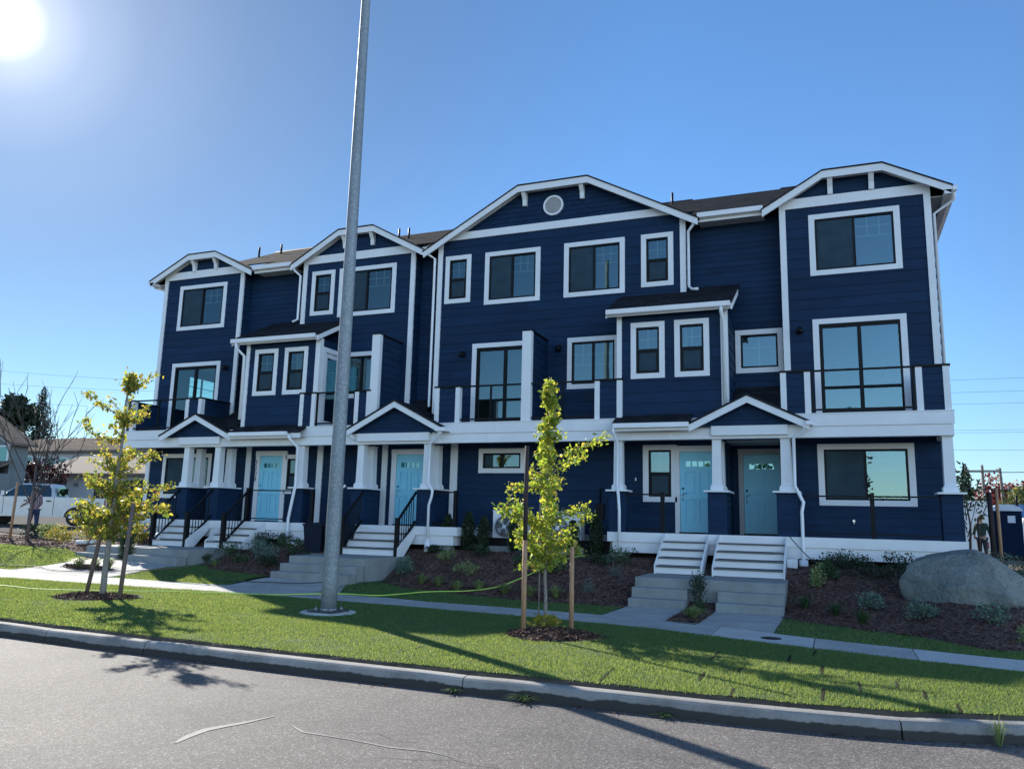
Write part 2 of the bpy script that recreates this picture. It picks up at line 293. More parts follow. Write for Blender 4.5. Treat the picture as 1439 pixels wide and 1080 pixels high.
# ------------------------------------------------------------------ mesh helpers
WORLD = {}
def _link(o, parent, origin):
    po = WORLD.get(parent.name, Vector((0, 0, 0))) if parent else Vector((0, 0, 0))
    o.location = origin - po
    if parent: o.parent = parent
    col.objects.link(o); WORLD[o.name] = origin
class MB:
    def __init__(s): s.v = []; s.f = []; s.sm = []
    def add(s, vs, fs, smooth=False):
        b = len(s.v); s.v += [tuple(v) for v in vs]; s.f += [tuple(i+b for i in f) for f in fs]; s.sm += [smooth]*len(fs); return s
    def box(s, x0, y0, z0, x1, y1, z1):
        if x0 > x1: x0, x1 = x1, x0
        if y0 > y1: y0, y1 = y1, y0
        if z0 > z1: z0, z1 = z1, z0
        return s.add([(x0, y0, z0), (x1, y0, z0), (x1, y1, z0), (x0, y1, z0), (x0, y0, z1), (x1, y0, z1), (x1, y1, z1), (x0, y1, z1)],
                     [(0, 3, 2, 1), (4, 5, 6, 7), (0, 1, 5, 4), (1, 2, 6, 5), (2, 3, 7, 6), (3, 0, 4, 7)])
    def pane(s, x0, z0, x1, z1, y): return s.add([(x0, y, z0), (x1, y, z0), (x1, y, z1), (x0, y, z1)], [(0, 1, 2, 3)])
    def hexa(s, v8): return s.add(v8, [(0, 3, 2, 1), (4, 5, 6, 7), (0, 1, 5, 4), (1, 2, 6, 5), (2, 3, 7, 6), (3, 0, 4, 7)])
    def taper(s, cx, cy, z0, z1, a0, b0, a1, b1):
        return s.hexa([(cx-a0, cy-b0, z0), (cx+a0, cy-b0, z0), (cx+a0, cy+b0, z0), (cx-a0, cy+b0, z0), (cx-a1, cy-b1, z1), (cx+a1, cy-b1, z1), (cx+a1, cy+b1, z1), (cx-a1, cy+b1, z1)])
    def prism(s, pts, axis, a, b):
        # pts: polygon in the two other axes (x: (y,z); y: (x,z); z: (x,y))
        n = len(pts)
        def mk(p, t): return {'x': (t, p[0], p[1]), 'y': (p[0], t, p[1]), 'z': (p[0], p[1], t)}[axis]
        vs = [mk(p, a) for p in pts] + [mk(p, b) for p in pts]
        fs = [tuple(range(n)), tuple(range(2*n-1, n-1, -1))] + [(i, i+n, (i+1) % n+n, (i+1) % n) for i in range(n)]
        return s.add(vs, fs)
    def tube(s, path, r, seg=8, cap=True, smooth=True):
        path = [Vector(p) for p in path]; n = len(path)
        rs = r if isinstance(r, (list, tuple)) else [r]*n
        vs = []; ref = None
        for i, p in enumerate(path):
            d = (path[min(i+1, n-1)]-path[max(i-1, 0)]).normalized()
            if ref is None: ref = Vector((0, 0, 1)) if abs(d.z) < .9 else Vector((1, 0, 0))
            u = d.cross(ref).normalized(); v = u.cross(d).normalized(); ref = v if True else ref
            ref = v
            for k in range(seg):
                a = 2*PI*k/seg; vs.append(p + (u*math.cos(a)+v*math.sin(a))*rs[i])
        fs = [(i*seg+k, i*seg+(k+1) % seg, (i+1)*seg+(k+1) % seg, (i+1)*seg+k) for i in range(n-1) for k in range(seg)]
        if cap: fs += [tuple(range(seg-1, -1, -1)), tuple(range((n-1)*seg, n*seg))]
        return s.add(vs, fs, smooth)
    def lathe(s, prof, cx, cy, seg=20, cz=0):
        vs = []; n = len(prof)
        for r, z in prof:
            for k in range(seg):
                a = 2*PI*k/seg; vs.append((cx+r*math.cos(a), cy+r*math.sin(a), cz+z))
        fs = [(i*seg+k, i*seg+(k+1) % seg, (i+1)*seg+(k+1) % seg, (i+1)*seg+k) for i in range(n-1) for k in range(seg)]
        fs += [tuple(range(seg-1, -1, -1)), tuple(range((n-1)*seg, n*seg))]
        return s.add(vs, fs, True)
    def disc_y(s, cx, y, cz, r, depth, seg=24, r2=None):
        prof = [(cx+r*math.cos(2*PI*k/seg), cz+r*math.sin(2*PI*k/seg)) for k in range(seg)]
        return s.prism(prof, 'y', y, y+depth)
    def ring_y(s, cx, y, cz, r0, r1, depth, seg=28):
        vs = []; 
        for yy in (y, y+depth):
            for r in (r0, r1):
                for k in range(seg):
                    a = 2*PI*k/seg; vs.append((cx+r*math.cos(a), yy, cz+r*math.sin(a)))
        fs = []
        for k in range(seg):
            j = (k+1) % seg
            fs += [(k, j, seg+j, seg+k), (2*seg+k, 3*seg+k, 3*seg+j, 2*seg+j), (seg+k, seg+j, 3*seg+j, 3*seg+k), (k, 2*seg+k, 2*seg+j, j)]
        return s.add(vs, fs)
    def build(s, name, mat, parent=None, origin=None, fix=True, xf=None):
        vs = s.v
        if xf: vs = [tuple(xf @ Vector(v)) for v in vs]
        a = np.array(vs, float)
        if origin is None: origin = ((a[:, 0].min()+a[:, 0].max())/2, (a[:, 1].min()+a[:, 1].max())/2, a[:, 2].min())
        origin = Vector(origin); a = a - np.array(origin)
        me = bpy.data.meshes.new(name); me.from_pydata(a.tolist(), [], s.f); me.update()
        if any(s.sm): me.polygons.foreach_set('use_smooth', s.sm)
        if fix:
            bm = bmesh.new(); bm.from_mesh(me); bmesh.ops.recalc_face_normals(bm, faces=bm.faces); bm.to_mesh(me); bm.free()
        me.materials.append(mat if not isinstance(mat, str) else M[mat])
        o = bpy.data.objects.new(name, me); _link(o, parent, origin)
        return o
def thing(name, label, cat, loc, group=None):
    o = bpy.data.objects.new(name, None); o.empty_display_size = .2
    _link(o, None, Vector(loc)); tag(o, label, cat, group); return o
def tag(o, label=None, cat=None, group=None, kind=None):
    if label: o['label'] = label
    if cat: o['category'] = cat
    if group: o['group'] = group
    if kind: o['kind'] = kind
    return o
def fastmesh(name, V, F, mat, parent=None, origin=(0, 0, 0)):
    """V (n,3) array, F (m,k) array of equal-sized faces"""
    me = bpy.data.meshes.new(name); k = F.shape[1]
    V = V - np.array(origin, float)
    me.vertices.add(len(V)); me.vertices.foreach_set('co', V.astype(np.float32).ravel())
    me.loops.add(F.size); me.loops.foreach_set('vertex_index', F.astype(np.int32).ravel())
    me.polygons.add(len(F)); me.polygons.foreach_set('loop_start', np.arange(0, F.size, k, dtype=np.int32))
    me.polygons.foreach_set('loop_total', np.full(len(F), k, dtype=np.int32))
    me.update(calc_edges=True); me.materials.append(M[mat])
    o = bpy.data.objects.new(name, me); _link(o, parent, Vector(origin)); return o

# ------------------------------------------------------------------ terrain
def ip(xs, pts):
    p = sorted(pts); return np.interp(xs, [a for a, b in p], [b for a, b in p])
def sm(x):
    x = np.clip(x, 0, 1); return x*x*(3-2*x)
def hX(X):
    X = np.asarray(X, float)
    return np.where(X > -7.8, 0, np.where(X > -17.8, .0016*(X+7.8)**2, .16+.032*(-17.8-np.maximum(X, -60))))
CURB = [(-80, 11.5), (-40, 9.2), (-20, 8.3), (-11, 8.08), (-8.8, 8.0), (-6, 7.9), (-3.6, 7.87), (-1.2, 7.87), (-.3, 7.9), (.5, 8.02), (1.45, 8.32), (2.4, 8.85), (3.5, 9.7), (5, 11.2), (8, 15), (20, 34), (60, 100)]
def cF(X): return ip(X, CURB)
def sN(X): return ip(X, [(-80, 9+4.0), (-40, 9.8+.9), (-24, 10.75), (-18.5, 11.7), (-16.6, 12.1), (-14.4, 12.6), (-11.5, 13.15), (-8.9, 13.25), (-6.8, 13.08), (-5.3, 12.93), (-3.6, 12.75), (-2.7, 12.6), (-1.78, 12.2), (-.36, 11.72), (.94, 11.37), (1.96, 11.13), (3, 11.3), (5, 13), (8, 17), (20, 36), (60, 102)])
def sF(X): return ip(X, [(-80, 9+5.4), (-40, 12.2), (-24, 12.5), (-18.6, 13.45), (-16.9, 13.65), (-15.8, 13.9), (-14.7, 14.15), (-12.6, 14.5), (-9.6, 14.5), (-8.4, 14.5), (-7.5, 14.3), (-5.9, 14.25), (-3.9, 14.1), (-2.2, 13.75), (-.97, 13.22), (-.6, 13.07), (.36, 12.76), (2.18, 12.27), (3.2, 12.6), (5, 14.5), (8, 18.4), (20, 37.4), (60, 103.4)])
def bF(X): return ip(X, [(-24, 17.5), (-21, 16.6), (-19.5, 16.6), (-15.7, 16.9), (-15.2, 16.7), (-14.66, 16.1), (-12.6, 15.9), (-10.5, 17.2), (-9.9, 16.9), (-9.2, 16.24), (-8, 15.95), (-6.6, 15.8), (-5.9, 15.5), (-3.8, 15.6), (-1, 15.6), (-.6, 15.15), (.3, 14.45), (1.2, 14.0), (1.9, 12.95), (4, 13.4), (6, 16.5)])
def T(X, Y):
    X = np.asarray(X, float); Y = np.asarray(Y, float)
    h = hX(X); s = sF(X)
    e = np.clip((-X-7)*.02, 0, .16)
    z = h + .165 + e*sm((Y-s)/np.maximum(.5, 15.8-s))
    wx = sm((X+23.5)/1.8)*sm((5.0-X)/2.0)
    zb = .97
    b = bF(X)
    zz = z + (zb-z)*sm((Y-b)/np.maximum(1.5, 19.2-b))*wx
    rr = np.where(X > 0, .52*sm((Y-15)/10)*sm((X-1)/3), 0)
    zz = np.maximum(zz, z+rr)
    return np.where(Y < cF(X), h, zz)
def Tz(x, y): return float(T(x, y))

def grid(name, mat, xs, fa, fb, rows, dz, kind='structure', jitter=0, side=True):
    xs = np.asarray(xs, float); A = fa(xs); B = fb(xs)
    t = np.linspace(0, 1, rows); YY = A[None, :]+(B-A)[None, :]*t[:, None]; XX = np.repeat(xs[None, :], rows, 0)
    ZZ = T(XX, YY)+dz
    if jitter: ZZ = ZZ + RNG.normal(0, jitter, ZZ.shape)
    V = np.stack([XX, YY, ZZ], -1).reshape(-1, 3); nx = len(xs)
    i = np.arange(rows-1)[:, None]*nx+np.arange(nx-1)[None, :]
    F = np.stack([i, i+1, i+nx+1, i+nx], -1).reshape(-1, 4)
    o = fastmesh(name, V, F, mat); o['kind'] = kind
    o.data.polygons.foreach_set('use_smooth', np.ones(len(F), bool)); return o
def cst(v): return lambda X: np.full_like(np.asarray(X, float), v)

# wide base ground, past the kerb to the far distance
def build_base():
    xs = np.concatenate([[-900, -400, -200, -120, -80], np.arange(-60, 20, 1.0), [20, 30, 45, 60, 100, 200, 500, 900]])
    t = np.concatenate([[0, .4, 1, 2, 3.2, 4.4, 5.2], np.arange(6, 16, .8), [18, 22, 28, 36, 50, 80, 130, 220, 500, 1200, 2200]])
    XX, TT = np.meshgrid(xs, t); YY = cF(XX)+.12+TT
    ZZ = T(XX, YY)-.03
    V = np.stack([XX, YY, ZZ], -1).reshape(-1, 3); nx = len(xs)
    i = np.arange(len(t)-1)[:, None]*nx+np.arange(nx-1)[None, :]
    F = np.stack([i, i+1, i+nx+1, i+nx], -1).reshape(-1, 4)
    o = fastmesh('ground', V, F, 'dirt'); o['kind'] = 'structure'
build_base()
# road
def build_road():
    xs = np.concatenate([[-900, -300, -120, -80], np.arange(-60, 10, 1.0), [10, 20, 60, 200, 900]])
    t = np.array([0, .3, 1, 2, 3, 4, 6, 8, 12, 20, 40, 120, 600])
    XX, TT = np.meshgrid(xs, t); YY = cF(XX)+.05-TT
    ZZ = hX(XX)+.03*sm(TT/4)*0
    V = np.stack([XX, YY, ZZ], -1).reshape(-1, 3); nx = len(xs)
    i = np.arange(len(t)-1)[:, None]*nx+np.arange(nx-1)[None, :]
    F = np.stack([i, i+nx, i+nx+1, i+1], -1).reshape(-1, 4)
    o = fastmesh('road', V, F, 'asphalt'); o['kind'] = 'structure'
build_road()
# kerb: rounded profile swept along the edge, with open joints
def build_kerb():
    joints = [-60, -52, -45, -38, -31, -25, -19.5, -14.2, -10.05, -8.2, -3.68, .47, 4.3, 8, 12, 20, 40]
    prof = [(.0, -.1), (.0, .0), (.006, .05), (.012, .10), (.022, .138), (.042, .158), (.07, .165), (.155, .166), (.17, .155), (.17, -.1)]
    mb = MB(); HT = []
    for a, b in zip(joints[:-1], joints[1:]):
        xs = np.linspace(a+.008, b-.008, max(3, int((b-a)/.5)+1)); ys = cF(xs); hz = hX(xs)
        dy = np.gradient(ys, xs)
        vs = []; n = len(prof)
        for x, y, z, d in zip(xs, ys, hz, dy):
            L = math.hypot(1, d); nx, ny = -d/L, 1/L
            edge = (x in (xs[0], xs[-1]))
            for q, (o_, zz) in enumerate(prof):
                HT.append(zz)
                k = .006 if edge and 2 < q < 8 else 0
                vs.append((x+nx*(o_), y+ny*(o_), z+zz-k+random.uniform(-.0012, .0012)))
        fs = [(i*n+k, (i+1)*n+k, (i+1)*n+k+1, i*n+k+1) for i in range(len(xs)-1) for k in range(n-1)]
        fs += [tuple(range(n)), tuple(range((len(xs)-1)*n+n-1, (len(xs)-1)*n-1, -1))]
        mb.add(vs, fs, False)
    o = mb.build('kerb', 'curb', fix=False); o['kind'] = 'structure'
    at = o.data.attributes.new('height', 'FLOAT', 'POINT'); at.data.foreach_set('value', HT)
build_kerb()
XS = np.concatenate([np.arange(-60, -24, 1.5), np.arange(-24, 6, .25), np.arange(6, 20, 1.0)])
grid('verge_soil', 'lawn', XS, lambda X: cF(X)+.215, lambda X: sN(X)+.02, 14, .038, jitter=.003)
def sodface():
    xs = XS; mb = MB(); ys = cF(xs); zz = T(xs, ys+.22); rj = RNG.uniform(-.012, .012, len(xs))
    vs = []
    for x, y, z, q in zip(xs, ys, zz, rj): vs += [(x, y+.165, z-.06), (x, y+.178+q*.5, z+.004), (x, y+.205+q, z+.030), (x, y+.235, z+.036)]
    mb.add(vs, [(4*i+k, 4*i+4+k, 4*i+5+k, 4*i+1+k) for i in range(len(xs)-1) for k in range(3)]); mb.build('sod_edge', 'dirt', fix=False)['kind'] = 'structure'
sodface()
def lawn2():
    xs = np.arange(-14.9, -12.9, .25); 
    grid('front_lawn', 'lawn', np.linspace(-15.6, -12.75, 14), lambda X: sF(X)-.02, lambda X: bF(X)+.1, 12, .012, jitter=.003)
    grid('front_lawn', 'lawn', np.linspace(-10.5, -3.92, 28), lambda X: sF(X)-.02, lambda X: bF(X)+.1, 10, .012, jitter=.003)
    grid('front_lawn', 'lawn', np.linspace(-.93, 6, 30), lambda X: sF(X)-.02, lambda X: bF(X)+.1, 8, .012, jitter=.003)
    grid('front_lawn', 'lawn', np.linspace(-46, -18.3, 60), lambda X: sF(X)-.02, lambda X: ip(X, [(-46, 17.6), (-24, 17.5), (-21.2, 17.3), (-20.2, 16.9), (-18.5, 15.8), (-18.2, 15.5)]), 10, .012, jitter=.003)
lawn2()
grid('mulch_bed', 'mulch', np.linspace(-15.7, -10.0, 46), bF, cst(20.4), 34, .02, jitter=.010)
grid('mulch_bed', 'mulch', np.linspace(-10.0, -3.75, 50), bF, cst(20.4), 34, .02, jitter=.010)
grid('mulch_bed', 'mulch', np.linspace(-1.0, 4.2, 44), bF, cst(20.6), 40, .02, jitter=.010)
grid('mulch_bed', 'mulch', np.linspace(-45, -18.4, 76), lambda X: ip(X, [(-46, 17.6), (-24, 17.5), (-21.2, 17.3), (-20.2, 16.9), (-18.5, 15.8), (-18.2, 15.5)]), lambda X: ip(X, [(-46, 21), (-26, 21.3), (-21.5, 20.5), (-18.4, 20.4)]), 24, .02, jitter=.010)
# pavement slabs
def build_sidewalk():
    joints = [-60, -56, -52, -48, -44, -40, -36, -32, -29, -27, -25.2, -23.4, -21.6, -19.8, -18.1, -16.4, -14.9, -13.3, -11.8, -10.2, -8.6, -6.95, -5.25, -3.53, -1.78, -.34, .92, 2.3, 3.8, 5.4, 7]
    a = MB(); bnew = MB()
    for p, q in zip(joints[:-1], joints[1:]):
        mb = bnew if p in (-1.78, .92) else a
        xs = np.linspace(p+.007, q-.007, 4); A = sN(xs); B = sF(xs)
        for j in range(3):
            v = []
            for x, y0, y1 in ((xs[j], A[j], B[j]), (xs[j+1], A[j+1], B[j+1])):
                z0 = Tz(x, y0)+.022; z1 = Tz(x, y1-.02)+.022
                v.append(((x, y0, z0-.1), (x, y1, z1-.1), (x, y0, z0), (x, y1, z1)))
            (a0, a1, a2, a3), (b0, b1, b2, b3) = v
            mb.hexa([a0, b0, b1, a1, a2, b2, b3, a3])
    a.build('sidewalk', 'conc')['kind'] = 'structure'; bnew.build('sidewalk', 'concnew')['kind'] = 'structure'
build_sidewalk()
def walk(xa0, xb0, xa1, xb1, y1, mat='conc', hole=None):
    mb = MB(); n = 6
    for k in range(n):
        t0, t1 = k/n+(.0 if k else 0), (k+1)/n
        g = .005 if k in (3,) else 0
        def pt(t, side):
            x = (xa0+(xa1-xa0)*t) if side == 0 else (xb0+(xb1-xb0)*t)
            y0 = float(sF(x)) if True else 0
            y = (float(sF(xa0 if side == 0 else xb0))-.005)*(1-t)+y1*t
            return x, y
        for s0, s1 in ((0, .5), (.5, 1)):
            q = []
            for t, s_ in ((t0+g, s0), (t0+g, s1), (t1, s1), (t1, s0)):
                L = pt(t, 0); Rr = pt(t, 1); x = L[0]+(Rr[0]-L[0])*s_; y = L[1]+(Rr[1]-L[1])*s_
                if hole and hole[0]-.001 < x < hole[1]: pass
                q.append((x, y, Tz(x, y)+.020))
            lo = [(x, y, z-.08) for x, y, z in q]
            mb.hexa(lo+q)
    mb.build('walkway', mat)['kind'] = 'structure'
walk(-3.9, -2.72, -3.86, -2.72, 15.82); walk(-2.17, -.95, -2.17, -.93, 15.82)
mb = MB(); mb.hexa([(-2.718, 13.95-.23, .08), (-2.172, 13.72-.23, .08), (-2.172, 13.75, .08), (-2.718, 13.9, .08), (-2.718, 13.72+.1, .187), (-2.172, 13.62, .187), (-2.172, 13.8, .187), (-2.718, 13.92, .187)]); mb.build('walkway', 'conc')['kind'] = 'structure'
walk(-12.7, -9.7, -12.5, -10.4, 15.85); walk(-18.28, -15.7, -18.28, -15.7, 16.25)
xs_ = np.linspace(-2.72, -2.17, 6); grid('mulch_bed', 'mulch', xs_, cst(13.85), cst(16.5), 24, .03, jitter=.012)
tag(MB().lathe([(.15, 0), (.15, .004), (.14, .006)], -.93, 12.62, 18, .165+.0225).build('access_cover', 'black'), 'small round iron cover set in the pale sidewalk slab', 'utility cover')

# road marks: pale crack sealer and thin dark cracks
def ribbon(name, pts, wd, mat, z, label, cat, kind=None, group=None):
    pts = [Vector((x, y, 0)) for x, y in pts]; n = len(pts); vs = []
    for i, p in enumerate(pts):
        d = (pts[min(i+1, n-1)]-pts[max(i-1, 0)]).normalized(); nn = Vector((-d.y, d.x, 0))
        ww = wd[i] if isinstance(wd, (list, tuple)) else wd
        for s in (-1, 1):
            q = p+nn*ww*s*.5; vs.append((q.x, q.y, float(hX(q.x))+z))
    mb = MB().add(vs, [(2*i, 2*i+1, 2*i+3, 2*i+2) for i in range(n-1)])
    return tag(mb.build(name, mat, fix=False), label, cat, group, kind)
ribbon('road_patch', [(-4.88, 5.17), (-4.93, 5.35), (-4.95, 5.57), (-4.9, 5.73), (-4.84, 5.87), (-4.75, 6.21)], [.03, .07, .08, .07, .06, .02], 'sealer', .004, None, None, 'structure')
ribbon('road_patch', [(-4.42, 6.02), (-4.33, 5.96), (-4.20, 5.88), (-3.75, 5.87), (-3.32, 5.82), (-3.0, 5.86), (-2.75, 5.8)], [.008, .022, .03, .018, .028, .022, .008], 'sealer', .004, None, None, 'structure')
for c_ in ([(-3.3, 5.55), (-3.0, 5.62), (-2.75, 5.75), (-2.5, 5.7), (-2.2, 5.74)], [(-3.9, 6.05), (-3.6, 6.12), (-3.4, 6.0), (-3.2, 6.05)]):
    ribbon('road_crack', [(x+random.uniform(-.01, .01), y) for x, y in c_], .006, 'crack', .004, None, None, 'structure')
# dry leaf and weed litter in the gutter
def litter():
    n = 1500; X = RNG.uniform(-14, 4, n)
    keep = (np.sin(X*2.3)+np.sin(X*5.1+1)+RNG.normal(0, .6, n)) > .3; X = X[keep]; n = len(X)
    Y = cF(X)-np.abs(RNG.normal(0, .07, n))-.01; Z = hX(X)+.004+RNG.uniform(0, .012, n)
    a = RNG.uniform(0, 2*PI, n); s = RNG.uniform(.006, .022, n)
    dx, dy = np.cos(a)*s, np.sin(a)*s
    V = np.stack([np.stack([X+dx, Y+dy, Z], -1), np.stack([X-dy*.6, Y+dx*.6, Z+s*.5], -1), np.stack([X-dx, Y-dy, Z], -1)], 1).reshape(-1, 3)
    F = np.arange(len(V)).reshape(-1, 3); o = fastmesh('leaf_litter', V, F, 'mulch'); tag(o, 'dry brown leaf litter along the foot of the kerb', 'leaf litter', None, 'stuff')
litter()

# ------------------------------------------------------------------ the townhouse building
YF, YW, YR = 19.0, 20.3, 20.7      # deck front, wall plane, recessed wall plane
FZ, DZ = 1.59, 4.33                # porch floor and deck floor heights
B = thing('townhouse_building', 'long three storey navy blue townhouse row with white trim and front porches', 'townhouse', (-9.5, 20.3, .9))
def part(name, mb, mat, parent=None, **k): return mb.build(name, mat, parent or B, **k)
def bx(name, mat, x0, y0, z0, x1, y1, z1, parent=None): return part(name, MB().box(x0, y0, z0, x1, y1, z1), mat, parent)

def siding(mb, ax, base, sgn, u0, u1, z0, z1, holes=(), ex=.265, zoff=0, top=None):
    """lap boards on a wall. ax 'x': wall runs along X, faces sgn*Y at Y=base. ax 'y': runs along Y, faces sgn*X at X=base. top(u)->z clips rows"""
    z = z0 - (zoff % ex)
    while z < z1-1e-4:
        za, zb = max(z, z0), min(z+ex, z1)
        cuts = sorted({za, zb} | {h for H in holes for h in (H[2], H[3]) if za < h < zb})
        for p, q in zip(cuts[:-1], cuts[1:]):
            seg = [(u0, u1)]
            for H in holes:
                if H[2] < q-1e-5 and H[3] > p+1e-5:
                    ns = []
                    for a, b in seg:
                        if H[1] <= a or H[0] >= b: ns.append((a, b)); continue
                        if H[0] > a: ns.append((a, H[0]))
                        if H[1] < b: ns.append((H[1], b))
                    seg = ns
            op = .018-(.014)*(p-z)/ex; oq = .018-(.014)*(q-z)/ex
            sg = []
            for a, b in seg:
                L = 3.66; off = ((round(p/ex)*1.37) % L); k = math.floor((a-off)/L)+1; x = a
                while off+k*L < b-.15:
                    if off+k*L > a+.15: sg.append((x, off+k*L-.002)); x = off+k*L+.002
                    k += 1
                sg.append((x, b))
            for a, b in sg:
                if b-a < .004: continue
                def P(u, o, zz): return (u, base+sgn*o, zz) if ax == 'x' else (base+sgn*o, u, zz)
                mb.add([P(a, op, p), P(b, op, p), P(b, oq, q), P(a, oq, q), P(a, 0, p), P(b, 0, p)], [(0, 1, 2, 3), (4, 5, 1, 0)])
        z += ex
def wall(ax, base, sgn, u0, u1, z0, z1, holes=(), ex=.265, zoff=0, name='wall', thick=.10):
    mb = MB(); siding(mb, ax, base, sgn, u0, u1, z0, z1, holes, ex, zoff)
    # backing sheet with the same openings, set just behind the boards
    us = sorted({u0, u1} | {x for H in holes for x in H[:2] if u0 < x < u1}); zs = sorted({z0, z1} | {x for H in holes for x in H[2:4] if z0 < x < z1})
    for a, b in zip(us[:-1], us[1:]):
        for p, q in zip(zs[:-1], zs[1:]):
            if any(H[0] < (a+b)/2 < H[1] and H[2] < (p+q)/2 < H[3] for H in holes): continue
            o0, o1 = .004, .004+thick
            if ax == 'x': mb.box(a, base-sgn*o0, p, b, base-sgn*o1, q)
            else: mb.box(base-sgn*o0, a, p, base-sgn*o1, b, q)
    return part(name, mb, 'navy', fix=False)

def window(x0, x1, z0, z1, y, kind, trim=.14, tt=.13, sill=True, screen=0, tmat='white', rails=None):
    """outer trim rectangle. y is the wall plane. returns the hole"""
    a0, a1, c0, c1 = x0+trim, x1-trim, z0+tt, z1-tt
    f = MB(); d = .035    # outer casing
    f.box(x0, y-.034, c1, x1, y+.0, z1); f.box(x0, y-.034, z0, x1, y, c0)
    f.box(x0, y-.031, c0, a0, y, c1); f.box(a1, y-.031, c0, x1, y, c1)
    W = part('window', f, tmat)
    b = MB(); fw = .045
    def ring(m, p0, p1, q0, q1, wd, ya, yb):
        m.box(p0, ya, q1-wd, p1, yb, q1); m.box(p0, ya, q0, p1, yb, q0+wd); m.box(p0, ya, q0+wd, p0+wd, yb, q1-wd); m.box(p1-wd, ya, q0+wd, p1, yb, q1-wd)
    ring(b, a0+.001, a1-.001, c0+.001, c1-.001, fw, y-.020, y+.09)
    g = MB(); mun = MB(); sc = MB(); xm = (a0+a1)/2; zm = (c0+c1)/2
    i0, i1, j0, j1 = a0+fw, a1-fw, c0+fw, c1-fw
    if kind == 'slider':
        b.box(xm-.025, y-.012, j0, xm+.025, y+.07, j1)
        g.pane(i0, j0, i1, j1, y+.03)
        sc.box(i0+.0, y+.004, j0, xm-.025, y+.007, j1)
        w3 = (i1-xm-.025)/3
        if True:
            for k in (1, 2): mun.box(xm+.025+k*w3-.006, y+.0362, j0+(j1-j0)*.62, xm+.025+k*w3+.006, y+.045, j1)
            mun.box(xm+.025, y+.0362, j0+(j1-j0)*.80-.006, i1, y+.0452, j0+(j1-j0)*.80+.006); mun.box(xm+.025, y+.0362, j0+(j1-j0)*.60-.006, i1, y+.0452, j0+(j1-j0)*.60+.006)
    elif kind == 'slider_grid':
        b.box(xm-.03, y-.012, j0, xm+.03, y+.07, j1); g.pane(i0, j0, i1, j1, y+.03)
        for s0, s1 in ((i0, xm-.03), (xm+.03, i1)):
            mun.box((s0+s1)/2-.006, y+.0362, j0+(j1-j0)*.45, (s0+s1)/2+.006, y+.045, j1)
            for t in (.72, .45): mun.box(s0, y+.0362, j0+(j1-j0)*t-.006, s1, y+.0452, j0+(j1-j0)*t+.006)
    elif kind == 'hung':
        b.box(i0, y-.012, zm-.03, i1, y+.07, zm+.03)
        g.pane(i0, j0, i1, j1, y+.03)
        sc.box(i0, y+.004, j0, i1, y+.007, zm-.03)
        ring(b, i0+.001, i1-.001, j0+.001, zm-.031, .028, y-.006, y+.02)
        mun.box(xm-.006, y+.0362, zm+.03, xm+.006, y+.045, j1); mun.box(i0, y+.0362, zm+.03+(j1-zm)*.45, i1, y+.0452, zm+.042+(j1-zm)*.45)
    elif kind == 'patio':
        b.box(xm-.045, y-.010, j0, xm+.045, y+.07, j1); g.pane(i0, j0, i1, j1, y+.03)
        b.box(i0, y-.004, j0, i1, y+.05, j0+.07); b.box(i0, y-.004, j1-.05, i1, y+.05, j1); b.box(i0, y-.004, j0+.07, i0+.04, y+.05, j1-.05)
        if rails:
            for t in rails: b.box(i0+.04, y+.005, j0+t-.022, i1, y+.05, j0+t+.022)
    elif kind == 'picture':
        g.pane(i0, j0, i1, j1, y+.03)
        mun.box(xm-.008, y+.0362, j0, xm+.008, y+.045, j1); mun.box(i0, y+.0362, zm+.1-.008, i1, y+.0452, zm+.1+.008)
    elif kind == 'small':
        b.box(xm-.03, y-.012, j0, xm+.03, y+.07, j1); g.pane(i0, j0, i1, j1, y+.03); sc.box(i0, y+.004, j0, i0+(xm-i0)*.45, y+.007, j1)
    b.build('frame', M['bronze'], W)
    g.build('pane', M['glass'], W, fix=False)
    if sc.v: sc.build('insect_screen', M['screen'], W)
    if mun.v: mun.build('glazing_bars', M['grill'], W)
    return (a0, a1, c0, c1)

# --- third floor and second floor bays (x0,x1, band bottom)
holesL = [window(-20.76, -18.71, 7.95, 9.53, YW, 'slider')]
holesL.append(window(-20.78, -18.71, 4.36, 6.80, YW, 'patio', tt=.13))
holesU = [window(-15.26, -14.39, 8.07, 9.53, YW, 'hung'), window(-14.22, -12.16, 7.95, 9.53, YW, 'slider')]
holesC = [window(-10.47, -9.63, 8.07, 9.53, YW, 'hung'), window(-9.18, -7.46, 7.94, 9.52, YW, 'slider'), window(-6.75, -5.01, 7.95, 9.53, YW, 'slider'), window(-4.56, -3.69, 8.05, 9.53, YW, 'hung'),
          window(-6.62, -5.16, 5.36, 6.79, YW, 'slider_grid', trim=.13)]
holesC.append(window(-9.50, -7.44, 4.36, 6.80, YW, 'patio', rails=(.62,)))
holesR = [window(-.30, 1.77, 7.96, 9.55, YW, 'slider')]
holesR.append(window(-.30, 1.78, 4.36, 6.85, YW, 'patio', rails=(.62,)))
holesU.append(window(-13.95, -12.5, 5.36, 6.79, YW, 'slider_grid', trim=.13))
BAYS = [(-21.47, -18.0, holesL, 9.78), (-15.60, -11.50, holesU, 9.78), (-10.72, -3.36, holesC, 10.01), (-.99, 2.45, holesR, 9.76)]
for x0, x1, H, zt in BAYS:
    wall('x', YW, -1, x0+.02, x1-.02, 4.2, zt, H, .265, 0)
    for s, xx in ((-1, x0), (1, x1)):
        part('corner_board', MB().box(min(xx, xx-s*.15), YW-.045, 4.34, max(xx, xx-s*.15), YW, zt).box(xx-.002 if s < 0 else xx-.03, YW, 4.34, xx+.03 if s < 0 else xx+.002, YW+.12, zt-.1), 'white')
